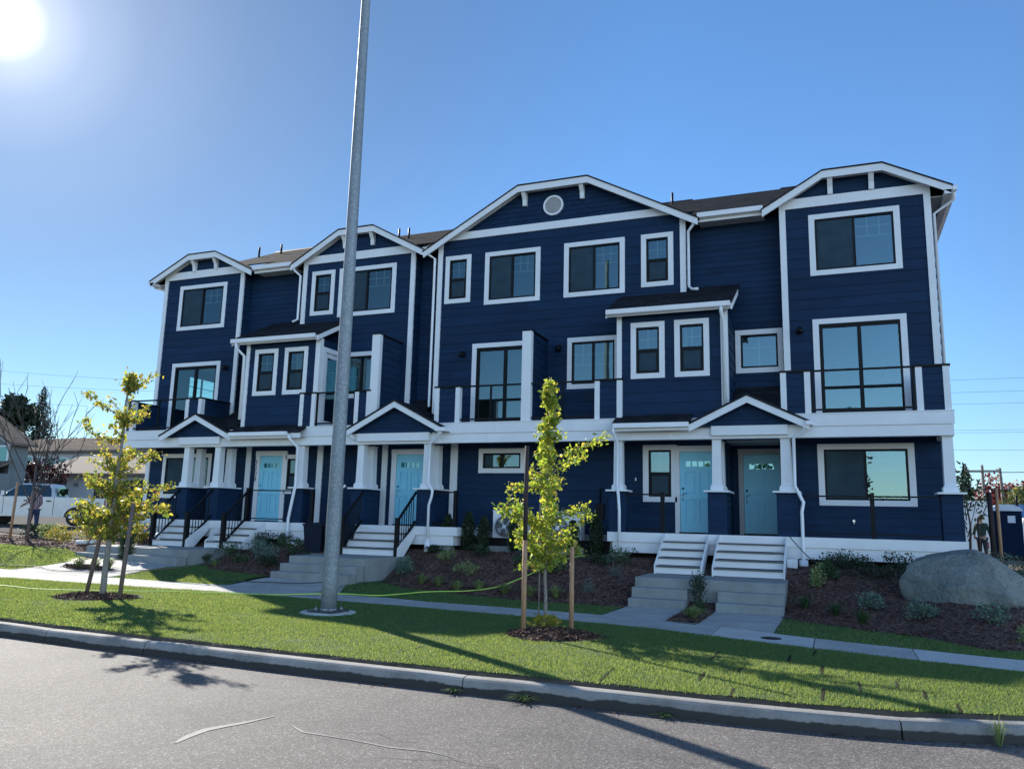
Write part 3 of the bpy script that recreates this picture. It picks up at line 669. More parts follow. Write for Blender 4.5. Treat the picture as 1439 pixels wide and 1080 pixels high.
# returns and recessed walls
wall('y', -18.0, 1, YW, YR, 4.2, 9.8); wall('y', -11.50, 1, YW, YR, 4.2, 9.8); wall('y', -3.36, 1, YW, YR, 4.2, 9.9)
wall('y', -15.60, -1, YW, YR, 4.2, 9.8); wall('y', -10.72, -1, YW, YR, 4.2, 9.9); wall('y', -.99, -1, YW, YR, 4.2, 9.8)
wall('x', YR, -1, -18.0, -15.60, 4.2, 9.85, (), .155); wall('x', YR, -1, -11.50, -10.72, 4.2, 9.85, (), .155)
hs = window(-2.19, -1.02, 5.66, 6.79, YR, 'picture', trim=.13)
wall('x', YR, -1, -3.36, -.99, 4.2, 9.85, [hs], .155)
# frieze bands and gable walls, barge boards, roofs
def lerp(pts, x):
    return float(np.interp(x, [p[0] for p in pts], [p[1] for p in pts]))
def barge(name, pts, y0, y1, h, mat='white', parent=None, gap=.03):
    mb = MB()
    for (x0, z0), (x1, z1) in zip(pts[:-1], pts[1:]):
        mb.hexa([(x0, y0, z0-gap-h), (x1, y0, z1-gap-h), (x1, y1, z1-gap-h), (x0, y1, z0-gap-h), (x0, y0, z0-gap), (x1, y0, z1-gap), (x1, y1, z1-gap), (x0, y1, z0-gap)])
    return part(name, mb, mat, parent)
def roofslab(pts, y0, y1, th=.035, name='roof', parent=None, mat='shingle', gap=.03, ext=.025):
    mb = MB()
    pts = list(pts)
    (xa, za), (xb, zb) = pts[0], pts[1]; s = (zb-za)/(xb-xa); pts[0] = (xa-ext, za-ext*s)
    (xa, za), (xb, zb) = pts[-2], pts[-1]; s = (zb-za)/(xb-xa); pts[-1] = (xb+ext, zb+ext*s)
    for (x0, z0), (x1, z1) in zip(pts[:-1], pts[1:]):
        mb.hexa([(x0, y0, z0-gap), (x1, y0, z1-gap), (x1, y1, z1-gap), (x0, y1, z0-gap), (x0, y0, z0+th-gap), (x1, y0, z1+th-gap), (x1, y1, z1+th-gap), (x0, y1, z0+th-gap)])
    return part(name, mb, mat, parent)
G = {'L': [(-21.90, 9.78), (-20.28, 10.57), (-19.10, 10.57), (-17.52, 9.78)],
     'U': [(-15.93, 9.77), (-14.18, 10.75), (-12.91, 10.75), (-11.10, 9.77)],
     'C': [(-11.10, 9.70), (-8.10, 11.36), (-6.01, 11.36), (-3.0, 9.75)],
     'R': [(-1.39, 9.76), (.07, 10.60), (1.43, 10.60), (2.88, 9.82)]}
for key, (x0, x1, H, zt) in zip('LUCR', BAYS):
    g = G[key]; bh = .26 if key != 'C' else .22
    # frieze board follows the wall, ends cut under the barge
    def under(x, d=.04): return lerp(g, x)-d
    zb_ = zt; zt2 = zt+bh
    xa = max(x0, x0); xb = x1
    poly = [(x0, zb_), (x1, zb_)]
    for x in (x1, ): poly.append((x, min(zt2, under(x, .06)+.0)))
    xr = np.interp(zt2+.06, [g[3][1], g[2][1]], [g[3][0], g[2][0]]); xl = np.interp(zt2+.06, [g[0][1], g[1][1]], [g[0][0], g[1][0]])
    poly = [(x0, zb_), (x1, zb_), (x1, max(zb_+.01, under(x1, .06))), (min(xr, x1), zt2), (max(xl, x0), zt2), (x0, max(zb_+.01, under(x0, .06)))]
    part('frieze_board', MB().prism(poly, 'y', YW-.05, YW+.0), 'white')
    # gable wall
    gp = [(max(xl, x0), zt2), (min(xr, x1), zt2)] + [(x, z-.06) for x, z in reversed(g[1:3])]
    if key == 'C':
        mb = MB(); z = zt2; row = 0
        while z < 11.3:
            z1_ = z+.14; 
            xl_ = np.interp(z+.07, [g[0][1], g[1][1]], [g[0][0], g[1][0]]); xr_ = np.interp(z+.07, [g[3][1], g[2][1]], [g[3][0], g[2][0]])
            x = xl_-.1 - (row % 2)*.09
            while x < xr_+.1:
                wd = random.uniform(.11, .2); a, b_ = max(x+.002, xl_), min(x+wd-.003, xr_)
                zz1 = min(z1_, 11.30)
                if b_-a > .02:
                    dz = random.uniform(-.006, .006); o_ = .018+random.uniform(0, .006)
                    mb.add([(a, YW-o_, z+dz), (b_, YW-o_, z+dz), (b_, YW-.004, zz1), (a, YW-.004, zz1), (a, YW, z+dz), (b_, YW, z+dz)], [(0, 1, 2, 3), (4, 5, 1, 0)])
                x += wd
            z = z1_; row += 1
        mb.prism(gp, 'y', YW-.002, YW+.1)
        part('gable_wall', mb, 'navy', fix=False)
        vn = part('gable_vent', MB().ring_y(-7.09, YW-.06, 10.71, .245, .30, .06), 'white')
        lv = MB()
        for k in range(11):
            zz = -.22+k*.044; hw = math.sqrt(max(.0, .245**2-zz*zz))
            if hw > .03: lv.hexa([(-7.09-hw, YW-.05, 10.70+zz), (-7.09+hw, YW-.05, 10.70+zz), (-7.09+hw, YW-.012, 10.725+zz), (-7.09-hw, YW-.012, 10.725+zz), (-7.09-hw, YW-.05, 10.712+zz), (-7.09+hw, YW-.05, 10.712+zz), (-7.09+hw, YW-.012, 10.737+zz), (-7.09-hw, YW-.012, 10.737+zz)])
        lv.disc_y(-7.09, YW-.03, 10.71, .245, .004)
        lv.build('louvre', M['grill'], vn)
    else:
        mb = MB(); mb.prism(gp, 'y', YW-.004, YW+.1)
        z = zt2
        while z < g[1][1]-.08:
            z1_ = min(z+.265, g[1][1]-.06); xl_ = np.interp(z+.06, [g[0][1], g[1][1]], [g[0][0], g[1][0]]); xr_ = np.interp(z+.06, [g[3][1], g[2][1]], [g[3][0], g[2][0]])
            xl2 = np.interp(z1_+.06, [g[0][1], g[1][1]], [g[0][0], g[1][0]]); xr2 = np.interp(z1_+.06, [g[3][1], g[2][1]], [g[3][0], g[2][0]])
            mb.add([(xl_, YW-.018, z), (xr_, YW-.018, z), (xr2, YW-.006, z1_), (xl2, YW-.006, z1_), (xl_, YW, z), (xr_, YW, z)], [(0, 1, 2, 3), (4, 5, 1, 0)]); z = z1_
        part('gable_wall', mb, 'navy', fix=False)
    rf = roofslab(g, YW-.325, 25.6)
    barge('barge_board', g, YW-.30, YW-.262, .185)
    # soffit between barge and wall, and the sloping inner trim board on the wall
    barge('soffit', g, YW-.262, YW-.0, .02, 'soffit', gap=.032)
    gi = [(np.interp(zt2+.05, [g[0][1], g[1][1]], [g[0][0], g[1][0]]), zt2+.05), g[1], g[2], (np.interp(zt2+.05, [g[3][1], g[2][1]], [g[3][0], g[2][0]]), zt2+.05)]
    barge('rake_board', gi, YW-.045, YW-.019, .10, 'white', gap=.053)
    # knee brackets under the barge
    for cx in {'L': (-20.16, -19.22), 'U': (-14.05, -13.03), 'C': (-7.95, -6.22), 'R': (.24, 1.18)}[key]:
        zt_ = lerp(g, cx)-.055
        part('bracket', MB().prism([(YW-.27, zt_), (YW-.27, zt_-.13), (YW-.12, zt_-.34), (YW-.10, zt_-.52), (YW-.02, zt_-.52), (YW-.02, zt_)], 'x', cx-.06, cx+.06).box(cx-.085, YW-.275, zt_-.10, cx+.085, YW-.02, zt_-.001), 'white')
# main roof over the recesses, main ridge, rear slope
def zmain(y): return 9.90+(y-20.2)*(12.76-9.90)/5.8
for x0, x1 in ((-17.7, -15.75), (-11.3, -10.9), (-3.25, -1.25)):
    part('roof', MB().prism([(20.14, zmain(20.14)-.04), (26, 12.72), (26, 12.76), (20.14, zmain(20.14))], 'x', x0, x1), 'shingle')
part('roof', MB().prism([(21.6, zmain(21.6)-.05), (26, 12.71), (32, 9.8), (32, 9.85), (26, 12.765), (21.6, zmain(21.6)-.006)], 'x', -21.4, 2.4), 'shingle')
part('ridge_cap', MB().prism([(25.85, 12.70), (26.15, 12.70), (26.02, 12.80), (25.98, 12.80)], 'x', -21.5, -4.05).prism([(25.85, 12.70), (26.15, 12.70), (26.02, 12.80), (25.98, 12.80)], 'x', -1.2, 2.3), 'black')
for x0, x1 in ((-17.52, -15.93), (-3.02, -1.37)):
    part('gutter', MB().prism([(20.02, 9.87), (20.03, 9.75), (20.07, 9.735), (20.16, 9.735), (20.16, 9.87), (20.145, 9.87), (20.145, 9.755), (20.045, 9.77), (20.035, 9.87)], 'x', x0, x1), 'gutter')
    part('fascia', MB().box(x0, 20.165, 9.66, x1, 20.19, 9.88), 'white'); part('soffit', MB().box(x0, 20.19, 9.70, x1, 20.7, 9.72), 'soffit')
part('gutter', MB().box(-11.3, 20.03, 9.70, -10.88, 20.16, 9.82), 'gutter')
# right and left side eaves with their gutters running back
for x0, x1 in ((2.88, 3.0), (-22.03, -21.91)):
    part('gutter', MB().prism([(x0, 9.79), (x0+.02, 9.68), (x1-.02, 9.68), (x1, 9.79)], 'y', 20.02, 30.5), 'gutter')
part('fascia', MB().box(2.72, 20.0, 9.60, 2.87, 31, 9.70), 'white'); part('fascia', MB().box(-21.9, 20.0, 9.60, -21.75, 31, 9.70), 'white')
# eave return on the right side with its bracket end
part('soffit', MB().box(2.45, 20.3, 9.66, 2.86, 31, 9.68), 'soffit'); part('soffit', MB().box(-21.88, 20.3, 9.66, -21.47, 31, 9.68), 'soffit')
# roof vent pipes
for x, y, z in ((-21.2, 24.6, 12.07), (-20.35, 24.9, 12.2), (-14.95, 25.0, 12.25), (-14.35, 24.7, 12.1), (-4.6, 25.2, 12.35)):
    part('vent_pipe', MB().tube([(x, y, z-.2), (x, y, z+.42)], .04, 8), 'black')
# side and rear walls
sideh = [(21.72, 23.07, 5.2, 6.66)]
mb = MB()
wall('y', -21.47, -1, YW, 31.5, .5, 9.7, sideh); wall('y', 2.45, 1, YW, 31.5, .5, 9.7); wall('x', 31.5, 1, -21.47, 2.45, .5, 9.8)
sw = MB().box(-21.52, 21.58, 5.08, -21.49, 21.72, 6.79).box(-21.52, 23.07, 5.08, -21.49, 23.2, 6.79).box(-21.52, 21.72, 5.08, -21.49, 23.07, 5.2).box(-21.52, 21.72, 6.66, -21.49, 23.07, 6.79)
sw = part('window', sw, 'white')
MB().add([(-21.45, 21.72, 5.2), (-21.45, 23.07, 5.2), (-21.45, 23.07, 6.66), (-21.45, 21.72, 6.66)], [(0, 1, 2, 3)]).build('pane', M['glassclear'], sw, fix=False)
fm = MB().box(-21.46, 22.36, 5.2, -21.42, 22.42, 6.66)
for k in range(1, 4): fm.box(-21.44, 21.72, 5.2+k*.365, -21.42, 23.07, 5.22+k*.365)
fm.build('glazing_bars', M['bronze'], sw)

# --- interior: floors and party walls so rooms read as rooms
it = MB()
for x in (-17.0, -11.1, -5.0, -.96): it.box(x-.06, YW+.45, 1.3, x+.06, 31.2, 9.6)
for z in (4.0, 6.95, 9.66): it.box(-21.3, YR+.12, z, 2.3, 31.3, z+.12)
it.box(-21.3, 26.2, 1.5, 2.3, 26.3, 3.98); it.box(-17, 25.2, 7.1, 2.3, 25.3, 9.6); it.box(-17, 26.5, 4.2, 2.3, 26.6, 6.9)
it.box(-21.3, 25.0, 4.2, -17.1, 25.1, 6.9); it.box(-21.3, 25.2, 7.1, -17.1, 25.3, 9.6)
part('interior_partition', it, 'interior')
part('interior_floor', MB().box(-21.3, YW+.12, 1.45, 2.3, 31.3, 1.56), 'intfloor')

# --- box bays with pent roofs
def boxbay(x0, x1, wins, z0=4.3, z1=6.99, door=None):
    H = [window(a, b, 5.34, 6.77, 19.1, 'hung', trim=.135) for a, b in wins]
    wall('x', 19.1, -1, x0+.02, x1-.02, z0, z1, H, .265, .1)
    wall('y', x0, -1, 19.1, YR, z0, z1); wall('y', x1, 1, 19.1, YR, z0, z1, door or ())
    part('corner_board', MB().box(x0-.004, 19.055, z0, x0+.12, 19.1, z1-.0), 'white')
    part('corner_board', MB().box(x1-.13, 19.055, z0, x1+.03, 19.1, z1-.0).box(x1+.004, 19.1, z0, x1+.03, 19.22, z1), 'white')
def pent(x0, x1, y0, z0, y1, z1, gut=True):
    s = (z1-z0)/(y1-y0)
    part('roof', MB().prism([(y0-.02, z0-.01), (y1, z1), (y1, z1+.045), (y0-.02, z0+.035)], 'x', x0, x1), 'shingle')
    for xx in (x0+.0, x1-.03):
        part('rake_board', MB().prism([(y0, z0-.17), (y0+.02, z0-.012), (y1, z1-.012), (y1, z1-.15)], 'x', xx, xx+.03), 'white')
    part('soffit', MB().box(x0+.035, y0+.04, z0-.075, x1-.035, y1-.02 if y1 < 19.2 else 19.09, z0-.055), 'soffit')
    part('fascia', MB().box(x0+.032, y0+.02, z0-.14, x1-.032, y0+.04, z0-.02), 'white')
    if gut: part('gutter', MB().prism([(y0-.11, z0+.02), (y0-.10, z0-.09), (y0-.07, z0-.11), (y0+.015, z0-.11), (y0+.015, z0+.02), (y0, z0+.02), (y0, z0-.09), (y0-.09, z0-.08), (y0-.095, z0+.02)], 'x', x0+.03, x1-.03), 'gutter')
boxbay(-4.91, -2.23, [(-4.56, -3.71), (-3.47, -2.63)])
pent(-5.14, -2.05, 18.8, 7.04, 20.3, 7.80); part('roof', MB().prism([(20.3, 7.80), (20.7, 8.0), (20.7, 8.04), (20.3, 7.845)], 'x', -3.32, -2.05), 'shingle')
boxbay(-16.59, -13.91, [(-16.27, -15.41), (-15.16, -14.32)], door=[(19.36, 20.14, 4.33, 6.62)])
pent(-16.97, -13.80, 18.8, 7.04, 20.3, 7.80); part('roof', MB().prism([(20.3, 7.80), (20.7, 8.0), (20.7, 8.04), (20.3, 7.845)], 'x', -16.97, -15.63), 'shingle')
# glazed side door of the left box bay, opening on the deck
d = part('door', MB().box(-13.89, 19.23, 4.36, -13.865, 19.36, 6.76).box(-13.89, 20.14, 4.36, -13.865, 20.27, 6.76).box(-13.89, 19.36, 6.62, -13.862, 20.14, 6.76), 'white')
MB().box(-13.95, 19.37, 4.36, -13.91, 19.49, 6.61).box(-13.95, 20.01, 4.36, -13.91, 20.13, 6.61).box(-13.95, 19.49, 4.36, -13.91, 20.01, 4.58).box(-13.95, 19.49, 6.48, -13.91, 20.01, 6.61).build('door_leaf', M['white'], d)
MB().box(-13.935, 19.49, 4.58, -13.93, 20.01, 6.48).build('pane', M['glass'], d)

# --- decks: slab, fascia, beam, soffit
DX0, DX1 = -21.35, 2.44
part('beam', MB().box(DX0, YF, 3.81, DX1, YF+.2, 4.055).box(DX0, YF+.2, 3.81, DX0+.2, YW, 4.055).box(DX1-.2, YF+.2, 3.81, DX1, YW, 4.055), 'white')
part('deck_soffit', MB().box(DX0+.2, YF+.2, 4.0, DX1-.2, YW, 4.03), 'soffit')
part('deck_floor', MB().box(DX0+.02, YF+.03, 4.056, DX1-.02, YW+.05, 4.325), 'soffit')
for x0, x1 in ((DX0-.02, -18.17), (-14.42, -11.78), (-10.0, -4.78), (-1.04, DX1+.02)):
    part('fascia', MB().box(x0, YF-.03, 4.058, x1, YF+.0, 4.33).box(x0-.015, YF-.045, 4.33, x1+.015, YF+.05, 4.352), 'white')
# parapets
def parapet(x0, x1, zt=5.36, y0=YF):
    """navy panel with white posts at both ends"""
    mb = MB(); siding(mb, 'x', y0+.03, -1, x0+.1, x1-.1, 4.352, zt-.05, (), .16); mb.box(x0+.05, y0+.034, 4.352, x1-.05, y0+.12, zt-.05)
    p = part('parapet', mb, 'navy', fix=False)
    MB().box(x0, y0, 4.352, x0+.13, y0+.15, zt-.045).build('post', M['white'], p); MB().box(x1-.13, y0, 4.352, x1, y0+.15, zt-.045).build('post', M['white'], p)
    MB().box(x0-.02, y0-.02, zt-.044, x1+.02, y0+.17, zt).build('cap', M['black'], p)
def sidewallp(x, zt=5.36, s=1):
    mb = MB(); siding(mb, 'y', x, s, YF+.15, YW, 4.352, zt-.05, (), .16); siding(mb, 'y', x-s*.12, -s, YF+.15, YW, 4.352, zt-.05, (), .16); mb.box(x-s*.001, YF+.15, 4.352, x-s*.119, YW, zt-.05)
    p = part('parapet', mb, 'navy', fix=False); MB().box(x-s*.15, YF+.16, zt-.044, x+s*.03, YW, zt).build('cap', M['black'], p)
parapet(-21.32, -20.93); parapet(-18.78, -18.14); parapet(-14.44, -13.9); parapet(-12.55, -12.03); parapet(-9.98, -9.23); parapet(-5.47, -4.77); parapet(-1.03, -.38); parapet(1.77, 2.43)
sidewallp(-18.14, s=1); sidewallp(-21.32, s=-1); sidewallp(-.91, s=-1) if False else None; sidewallp(2.43, s=1); sidewallp(-9.86, s=-1) if False else None
def rail(x0, x1, posts=(), y=YF+.06, zt=5.355, zb=4.44, name='deck_railing'):
    mb = MB().box(x0, y-.03, zt-.04, x1, y+.03, zt).box(x0, y-.018, zb-.02, x1, y+.018, zb+.02)
    for p in posts: mb.box(p-.022, y-.022, 4.345, p+.022, y+.022, zt-.04)
    return part(name, mb, 'black')
rail(-20.93, -18.78, (-19.92,)); rail(-13.9, -12.55, (-13.86, -12.59)); rail(-9.23, -7.45, (-8.34, )); rail(-7.19, -5.47, (-6.33,)); rail(-.38, 1.77, (-.34, 1.73))
# privacy walls between neighbouring decks
def privacy(x0, x1, zt=6.77):
    mb = MB(); siding(mb, 'y', x1-.02, 1, YF+.13, YW, 4.352, zt-.05, (), .20); siding(mb, 'y', x0+.02, -1, YF+.13, YW, 4.352, zt-.05, (), .20); mb.box(x0+.021, YF+.13, 4.352, x1-.021, YW, zt-.05)
    p = part('privacy_wall', mb, 'navy', fix=False)
    MB().box(x0, YF-.01, 4.352, x1, YF+.13, zt-.03).build('post', M['white'], p)
    MB().box(x0-.01, YF-.02, zt-.029, x1+.02, YW, zt).build('cap', M['black'], p)
privacy(-7.45, -7.19); privacy(-12.06, -11.80, 6.98)

# --- porch roofs
def porch_gable(x0, xp, x1, z0, zp, y0=18.7, deep=(0, 0)):
    g = [(x0, z0), (xp, zp), (x1, z0)]
    roofslab(g, y0-.02, YF+.06, th=.05)
    a, b = deep
    if b > a:
        pts = sorted({a, b} | ({xp} if a < xp < b else set()))
        roofslab([(x, lerp(g, x)) for x in pts], YF+.06, YR, th=.05, ext=0)
    barge('barge_board', g, y0, y0+.035, .165)
    barge('soffit', g, y0+.035, YF-.071, .02, 'soffit', gap=.032)
    zb = 4.10
    hw = (zp-.05-zb)
    f = lambda z: ((z+.05-z0)/(zp-z0))
    xl = x0+(xp-x0)*f(zb); xr = x1+(xp-x1)*f(zb)
    mb = MB().prism([(xl, zb), (xr, zb), (xp, zp-.05)], 'y', YF-.07, YF-.02)
    z = zb
    while z < zp-.12:
        z1_ = z+.135; a0, a1 = x0+(xp-x0)*f(z), x1+(xp-x1)*f(z)
        x = a0
        while x < a1-.01:
            wd = min(random.uniform(.1, .17), a1-x); 
            zt_ = min(z1_, lerp(g, x+wd/2)-.052)
            if zt_ > z+.02: mb.add([(x+.002, YF-.09, z), (x+wd-.002, YF-.09, z), (x+wd-.002, YF-.074, zt_), (x+.002, YF-.074, zt_), (x, YF-.07, z), (x+wd, YF-.07, z)], [(0, 1, 2, 3), (4, 5, 1, 0)])
            x += wd
        z = z1_
    part('gable_wall', mb, 'navy', fix=False)
porch_gable(-19.42, -18.06, -16.66, 4.15, 4.80, deep=(-18.12, -16.66))
porch_gable(-12.54, -11.07, -9.59, 4.22, 4.98, deep=(-11.78, -10.02))
porch_gable(-3.09, -1.76, -.43, 4.15, 4.80, deep=(-2.2, -1.06))
for x0, x1 in ((-18.83, -17.22), (-12.34, -10.06), (-2.60, -.90)):
    part('porch_beam', MB().box(x0, YF-.10, 3.88, x1, YF-.001, 4.10), 'white')
def shed(x0, x1, y1=19.09, z1=4.38, gut=True, ends=(True, True)):
    y0, z0 = 18.7, 4.17
    part('roof', MB().prism([(y0-.02, z0-.02), (y1, z1), (y1, z1+.045), (y0-.02, z0+.03)], 'x', x0, x1), 'shingle')
    part('fascia', MB().box(x0+.02, y0+.02, z0-.17, x1-.02, y0+.045, z0-.03), 'white')
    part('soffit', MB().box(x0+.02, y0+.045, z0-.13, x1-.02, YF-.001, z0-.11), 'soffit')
    if gut: part('gutter', MB().box(x0+.03, y0-.10, z0-.10, x1-.03, y0+.018, z0+.01), 'gutter')
shed(-4.93, -3.05); shed(-16.68, -14.52)
shed(-14.52, -14.12, gut=False)
for x0, x1 in ((-2.20, -1.06), (-17.95, -16.62), (-11.46, -10.75)):
    part('roof', MB().prism([(19.2, 4.40), (20.69, 5.26), (20.69, 5.30), (19.2, 4.44)], 'x', x0, x1), 'shingle')

# --- porch columns on pedestals
def column(x0, x1, depth=.85, two=True):
    """pedestal front face x0..x1 at the porch edge, tapered white column(s) above"""
    cx = (x0+x1)/2; pz0, pz1 = FZ, 2.565
    P = MB(); y0, y1 = YF+.02, YF+.02+depth
    siding(P, 'x', y0+.01, -1, x0+.03, x1-.03, pz0, pz1, (), .16); siding(P, 'y', x1-.01, 1, y0+.03, y1-.03, pz0, pz1, (), .16); siding(P, 'y', x0+.01, -1, y0+.03, y1-.03, pz0, pz1, (), .16)
    P.box(x0+.012, y0+.012, pz0, x1-.012, y1-.012, pz1)
    for ax, ay in ((x0-.005, y0-.005), (x1-.035, y0-.005), (x1-.035, y1-.035), (x0-.005, y1-.035)): P.box(ax, ay, pz0, ax+.04, ay+.04, pz1)
    p = part('column', P, 'navy', fix=False)
    MB().box(x0-.08, y0-.09, pz1, x1+.08, y1+.08, pz1+.04).build('cap', M['white'], p)
    ys = (y0+.17, y1-.17) if two else ((y0+y1)/2,)
    for yy in ys:
        s = MB().taper(cx, yy, pz1+.14, 3.81 if yy > YF+.3 else 3.86, .112, .112, .100, .100).taper(cx, yy, pz1+.04, pz1+.14, .150, .150, .148, .148).taper(cx, yy, pz1+.14, pz1+.19, .142, .142, .116, .116)
        s.box(cx-.12, yy-.12, 3.79, cx+.12, yy+.12, 3.809)
        s.build('shaft', M['white'], p)
for a in ((-18.84, -18.42), (-17.62, -17.20), (-12.50, -12.10), (-10.41, -9.97), (-2.72, -2.30), (-1.19, -.76)): column(*a)
for a in ((-14.52, -14.15), (-5.08, -4.70), (2.12, 2.51)): column(*a, depth=.38, two=False)

# --- ground floor wall, openings and trims
HG = [window(-20.78, -18.72, 2.27, 3.72, YW, 'slider', trim=.13), window(-.31, 1.77, 2.33, 3.78, YW, 'slider', trim=.14),
      window(-9.19, -7.80, 3.09, 3.77, YW, 'small', trim=.13), window(-4.53, -3.66, 2.36, 3.81, YW, 'hung', trim=.145), window(-15.78, -15.28, 2.45, 3.66, YW, 'hung', trim=.07)]
def door(x0, x1, y, trimw=.13, wide=None, mat='cyan', top=3.63, handle=1, tmat='white'):
    """door leaf x0..x1, casing around it"""
    z0, z1 = FZ+.03, top
    tr = MB().box(x0-trimw, y-.034, z0-.03, x0, y, z1+.001).box(x1, y-.034, z0-.03, x1+trimw, y, z1+.001).box(x0-trimw-.01, y-.037, z1, x1+trimw+.01, y, z1+.15)
    D = part('door', tr, tmat)
    L = MB(); yf = y+.03; wd = x1-x0
    L.box(x0+.004, yf, z0, x1-.004, yf+.045, z1-.004); yf = yf
    def R(a, b, c, e, o=.030): L.box(x0+a*wd, yf-o, z0+c, x0+b*wd, yf-.0001, z0+e)
    H = z1-z0; cols = ((.15, .455), (.545, .85)); rows = ((.22, .80), (.93, 1.50))
    R(.006, .15, .004, H-.006); R(.85, .994, .004, H-.006); R(.455, .545, .004, 1.60)
    for a, b in cols:
        for c, e in ((.004, .22), (.80, .93), (1.50, 1.60)): R(a, b, c, e)
        for c, e in rows: R(a+.055, b-.055, c+.045, e-.045, .022)
    R(.15, .85, 1.60, 1.635, .030); R(.15, .85, 1.775, H-.006, .030)
    for k in range(5): R(.15+.175*k-(.014 if k else 0), .15+.175*k+(.014 if k < 4 else 0), 1.6351, 1.7749, .030)
    lf = L.build('door_leaf', M[mat], D)
    g = MB()
    for k in range(4): g.box(x0+(.15+.175*k+.016)*wd, yf-.006, z0+1.636, x0+(.15+.175*(k+1)-.016)*wd, yf-.0005, z0+1.774)
    g.build('pane', M['glass'], D)
    hx = x0+.075 if handle > 0 else x1-.075
    hd = MB().disc_y(hx, yf-.03, z0+1.08, .03, .03, 14).tube([(hx, yf-.02, z0+.95), (hx, yf-.07, z0+.93), (hx, yf-.07, z0+.80), (hx, yf-.02, z0+.78)], .011, 8).tube([(hx, yf-.05, z0+.96), (hx+handle*.10, yf-.05, z0+.965)], .012, 8)
    hd.build('handle', M['chrome'], D)
    part('threshold', MB().box(x0-.02, y-.06, FZ, x1+.02, y+.08, FZ+.03), 'black')
    return (x0-.001, x1+.001, FZ-.2, z1+.002)
HG += [door(-16.77, -15.90, YW, .16), door(-11.83, -10.93, YW, .16), door(-3.59, -2.70, YW, .12)]
alc = (-2.42, -1.05, FZ-.2, 3.9)
HG.append(alc)
wall('x', YW, -1, -21.45, 2.43, 1.5, 4.0, HG, .19, 0)
for a in ((-21.5, -21.34), (-17.31, -17.12), (-14.60, -14.40), (-12.31, -12.13), (-10.06, -9.84)):
    bx('corner_board', 'white', a[0], YW-.045, 1.5, a[1], YW, 3.995)
# recessed entry of the right-hand door
wall('y', -2.42, 1, YW, 21.3, 1.5, 3.9); wall('y', -1.05, -1, YW, 21.3, 1.5, 3.9)
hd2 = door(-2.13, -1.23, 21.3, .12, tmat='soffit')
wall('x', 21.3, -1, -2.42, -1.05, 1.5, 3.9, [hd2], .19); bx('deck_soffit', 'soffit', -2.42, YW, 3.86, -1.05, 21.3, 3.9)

# house number on the casing by the left-hand door, stacked downward
def numerals(txt, x, y, z, size, step, parent):
    for k, ch in enumerate(txt):
        c = bpy.data.curves.new('numeral', 'FONT'); c.body = ch; c.size = size; c.extrude = .004; c.align_x = 'CENTER'
        o = bpy.data.objects.new('tmp', c); col.objects.link(o)
        bpy.context.view_layer.update()
        me = bpy.data.meshes.new_from_object(o); bpy.data.objects.remove(o)
        me.transform(Matrix.Translation((0, 0, 0)) @ Matrix.Rotation(PI/2, 4, 'X'))
        me.materials.clear(); me.materials.append(M['number'])
        q = bpy.data.objects.new('house_number', me); _link(q, parent, Vector((x, y, z-k*step)))
numerals('3208', -16.90, YW-.041, 3.36, .20, .175, B)

# --- porch slabs, skirts, foundations
def skirt(x0, x1, left=True, right=True):
    part('porch_floor', MB().box(x0+.03, YF+.0, 1.40, x1-.03, YW+.0, FZ-.001), 'soffit')
    part('skirt_board', MB().box(x0, YF-.03, 1.37, x1, YF, FZ+.002).box(x0, YF, 1.37, x0+.03, YW, FZ).box(x1-.03, YF, 1.37, x1, YW, FZ), 'white')
    part('skirt_board', MB().box(x0+.12, YF+.01, 1.12, x1-.12, YF+.035, 1.369).box(x1-.15, YF+.036, 1.12, x1-.125, YW, 1.369), 'white')
skirt(-5.12, 2.55); skirt(-12.52, -9.16); skirt(-21.4, -13.75)
fd = MB().box(-21.42, YW+.005, .3, 2.40, YW+.2, 1.50)
part('foundation', fd, 'concstep')
for x in (-12.3, -9.6, -4.9, 2.2, -14.2, -19.2, -17.0): part('foundation', MB().box(x-.18, YF+.1, .4, x+.18, YF+.4, 1.395), 'concstep')
part('black_sheet', MB().box(-21.0, YF+.5, .95, 2.3, YF+.52, 1.35), 'black')  # upright black sheet beneath the porches, behind the skirt boards

# --- wooden stairs
def stairs(x0, x1, n, zb, yb, name='porch_stairs'):
    """n risers from landing height zb (front at yb) up to the porch floor at YF"""
    r = (FZ-zb)/n; t = (YF-.03-yb)/(n-1)
    S = MB()
    for k in range(n-1):
        z = zb+(k+1)*r; y = yb+k*t
        S.box(x0+.03, y+.012, z-r+.012, x1-.03, y+.03, z-.032)   # riser
    S.box(x0+.03, YF-.045, FZ-r+.012, x1-.03, YF-.032, FZ+.001)
    st = part(name, S, 'white')
    for k in range(n-1):
        z = zb+(k+1)*r; y = yb+k*t
        MB().box(x0+.031, y-.022, z-.030, x1-.031, y+t+.01, z).build('tread', M['treadgrey'], st)
    for xx in (x0, x1-.03):
        pts = [(yb-.03, zb+.0), (yb-.03, zb+r*.98+.02), (YF-.032, FZ+.0), (YF-.032, FZ-.25), (yb+.32, zb)]
        MB().prism(pts, 'x', xx, xx+.03).build('stringer', M['white'], st)
    return st
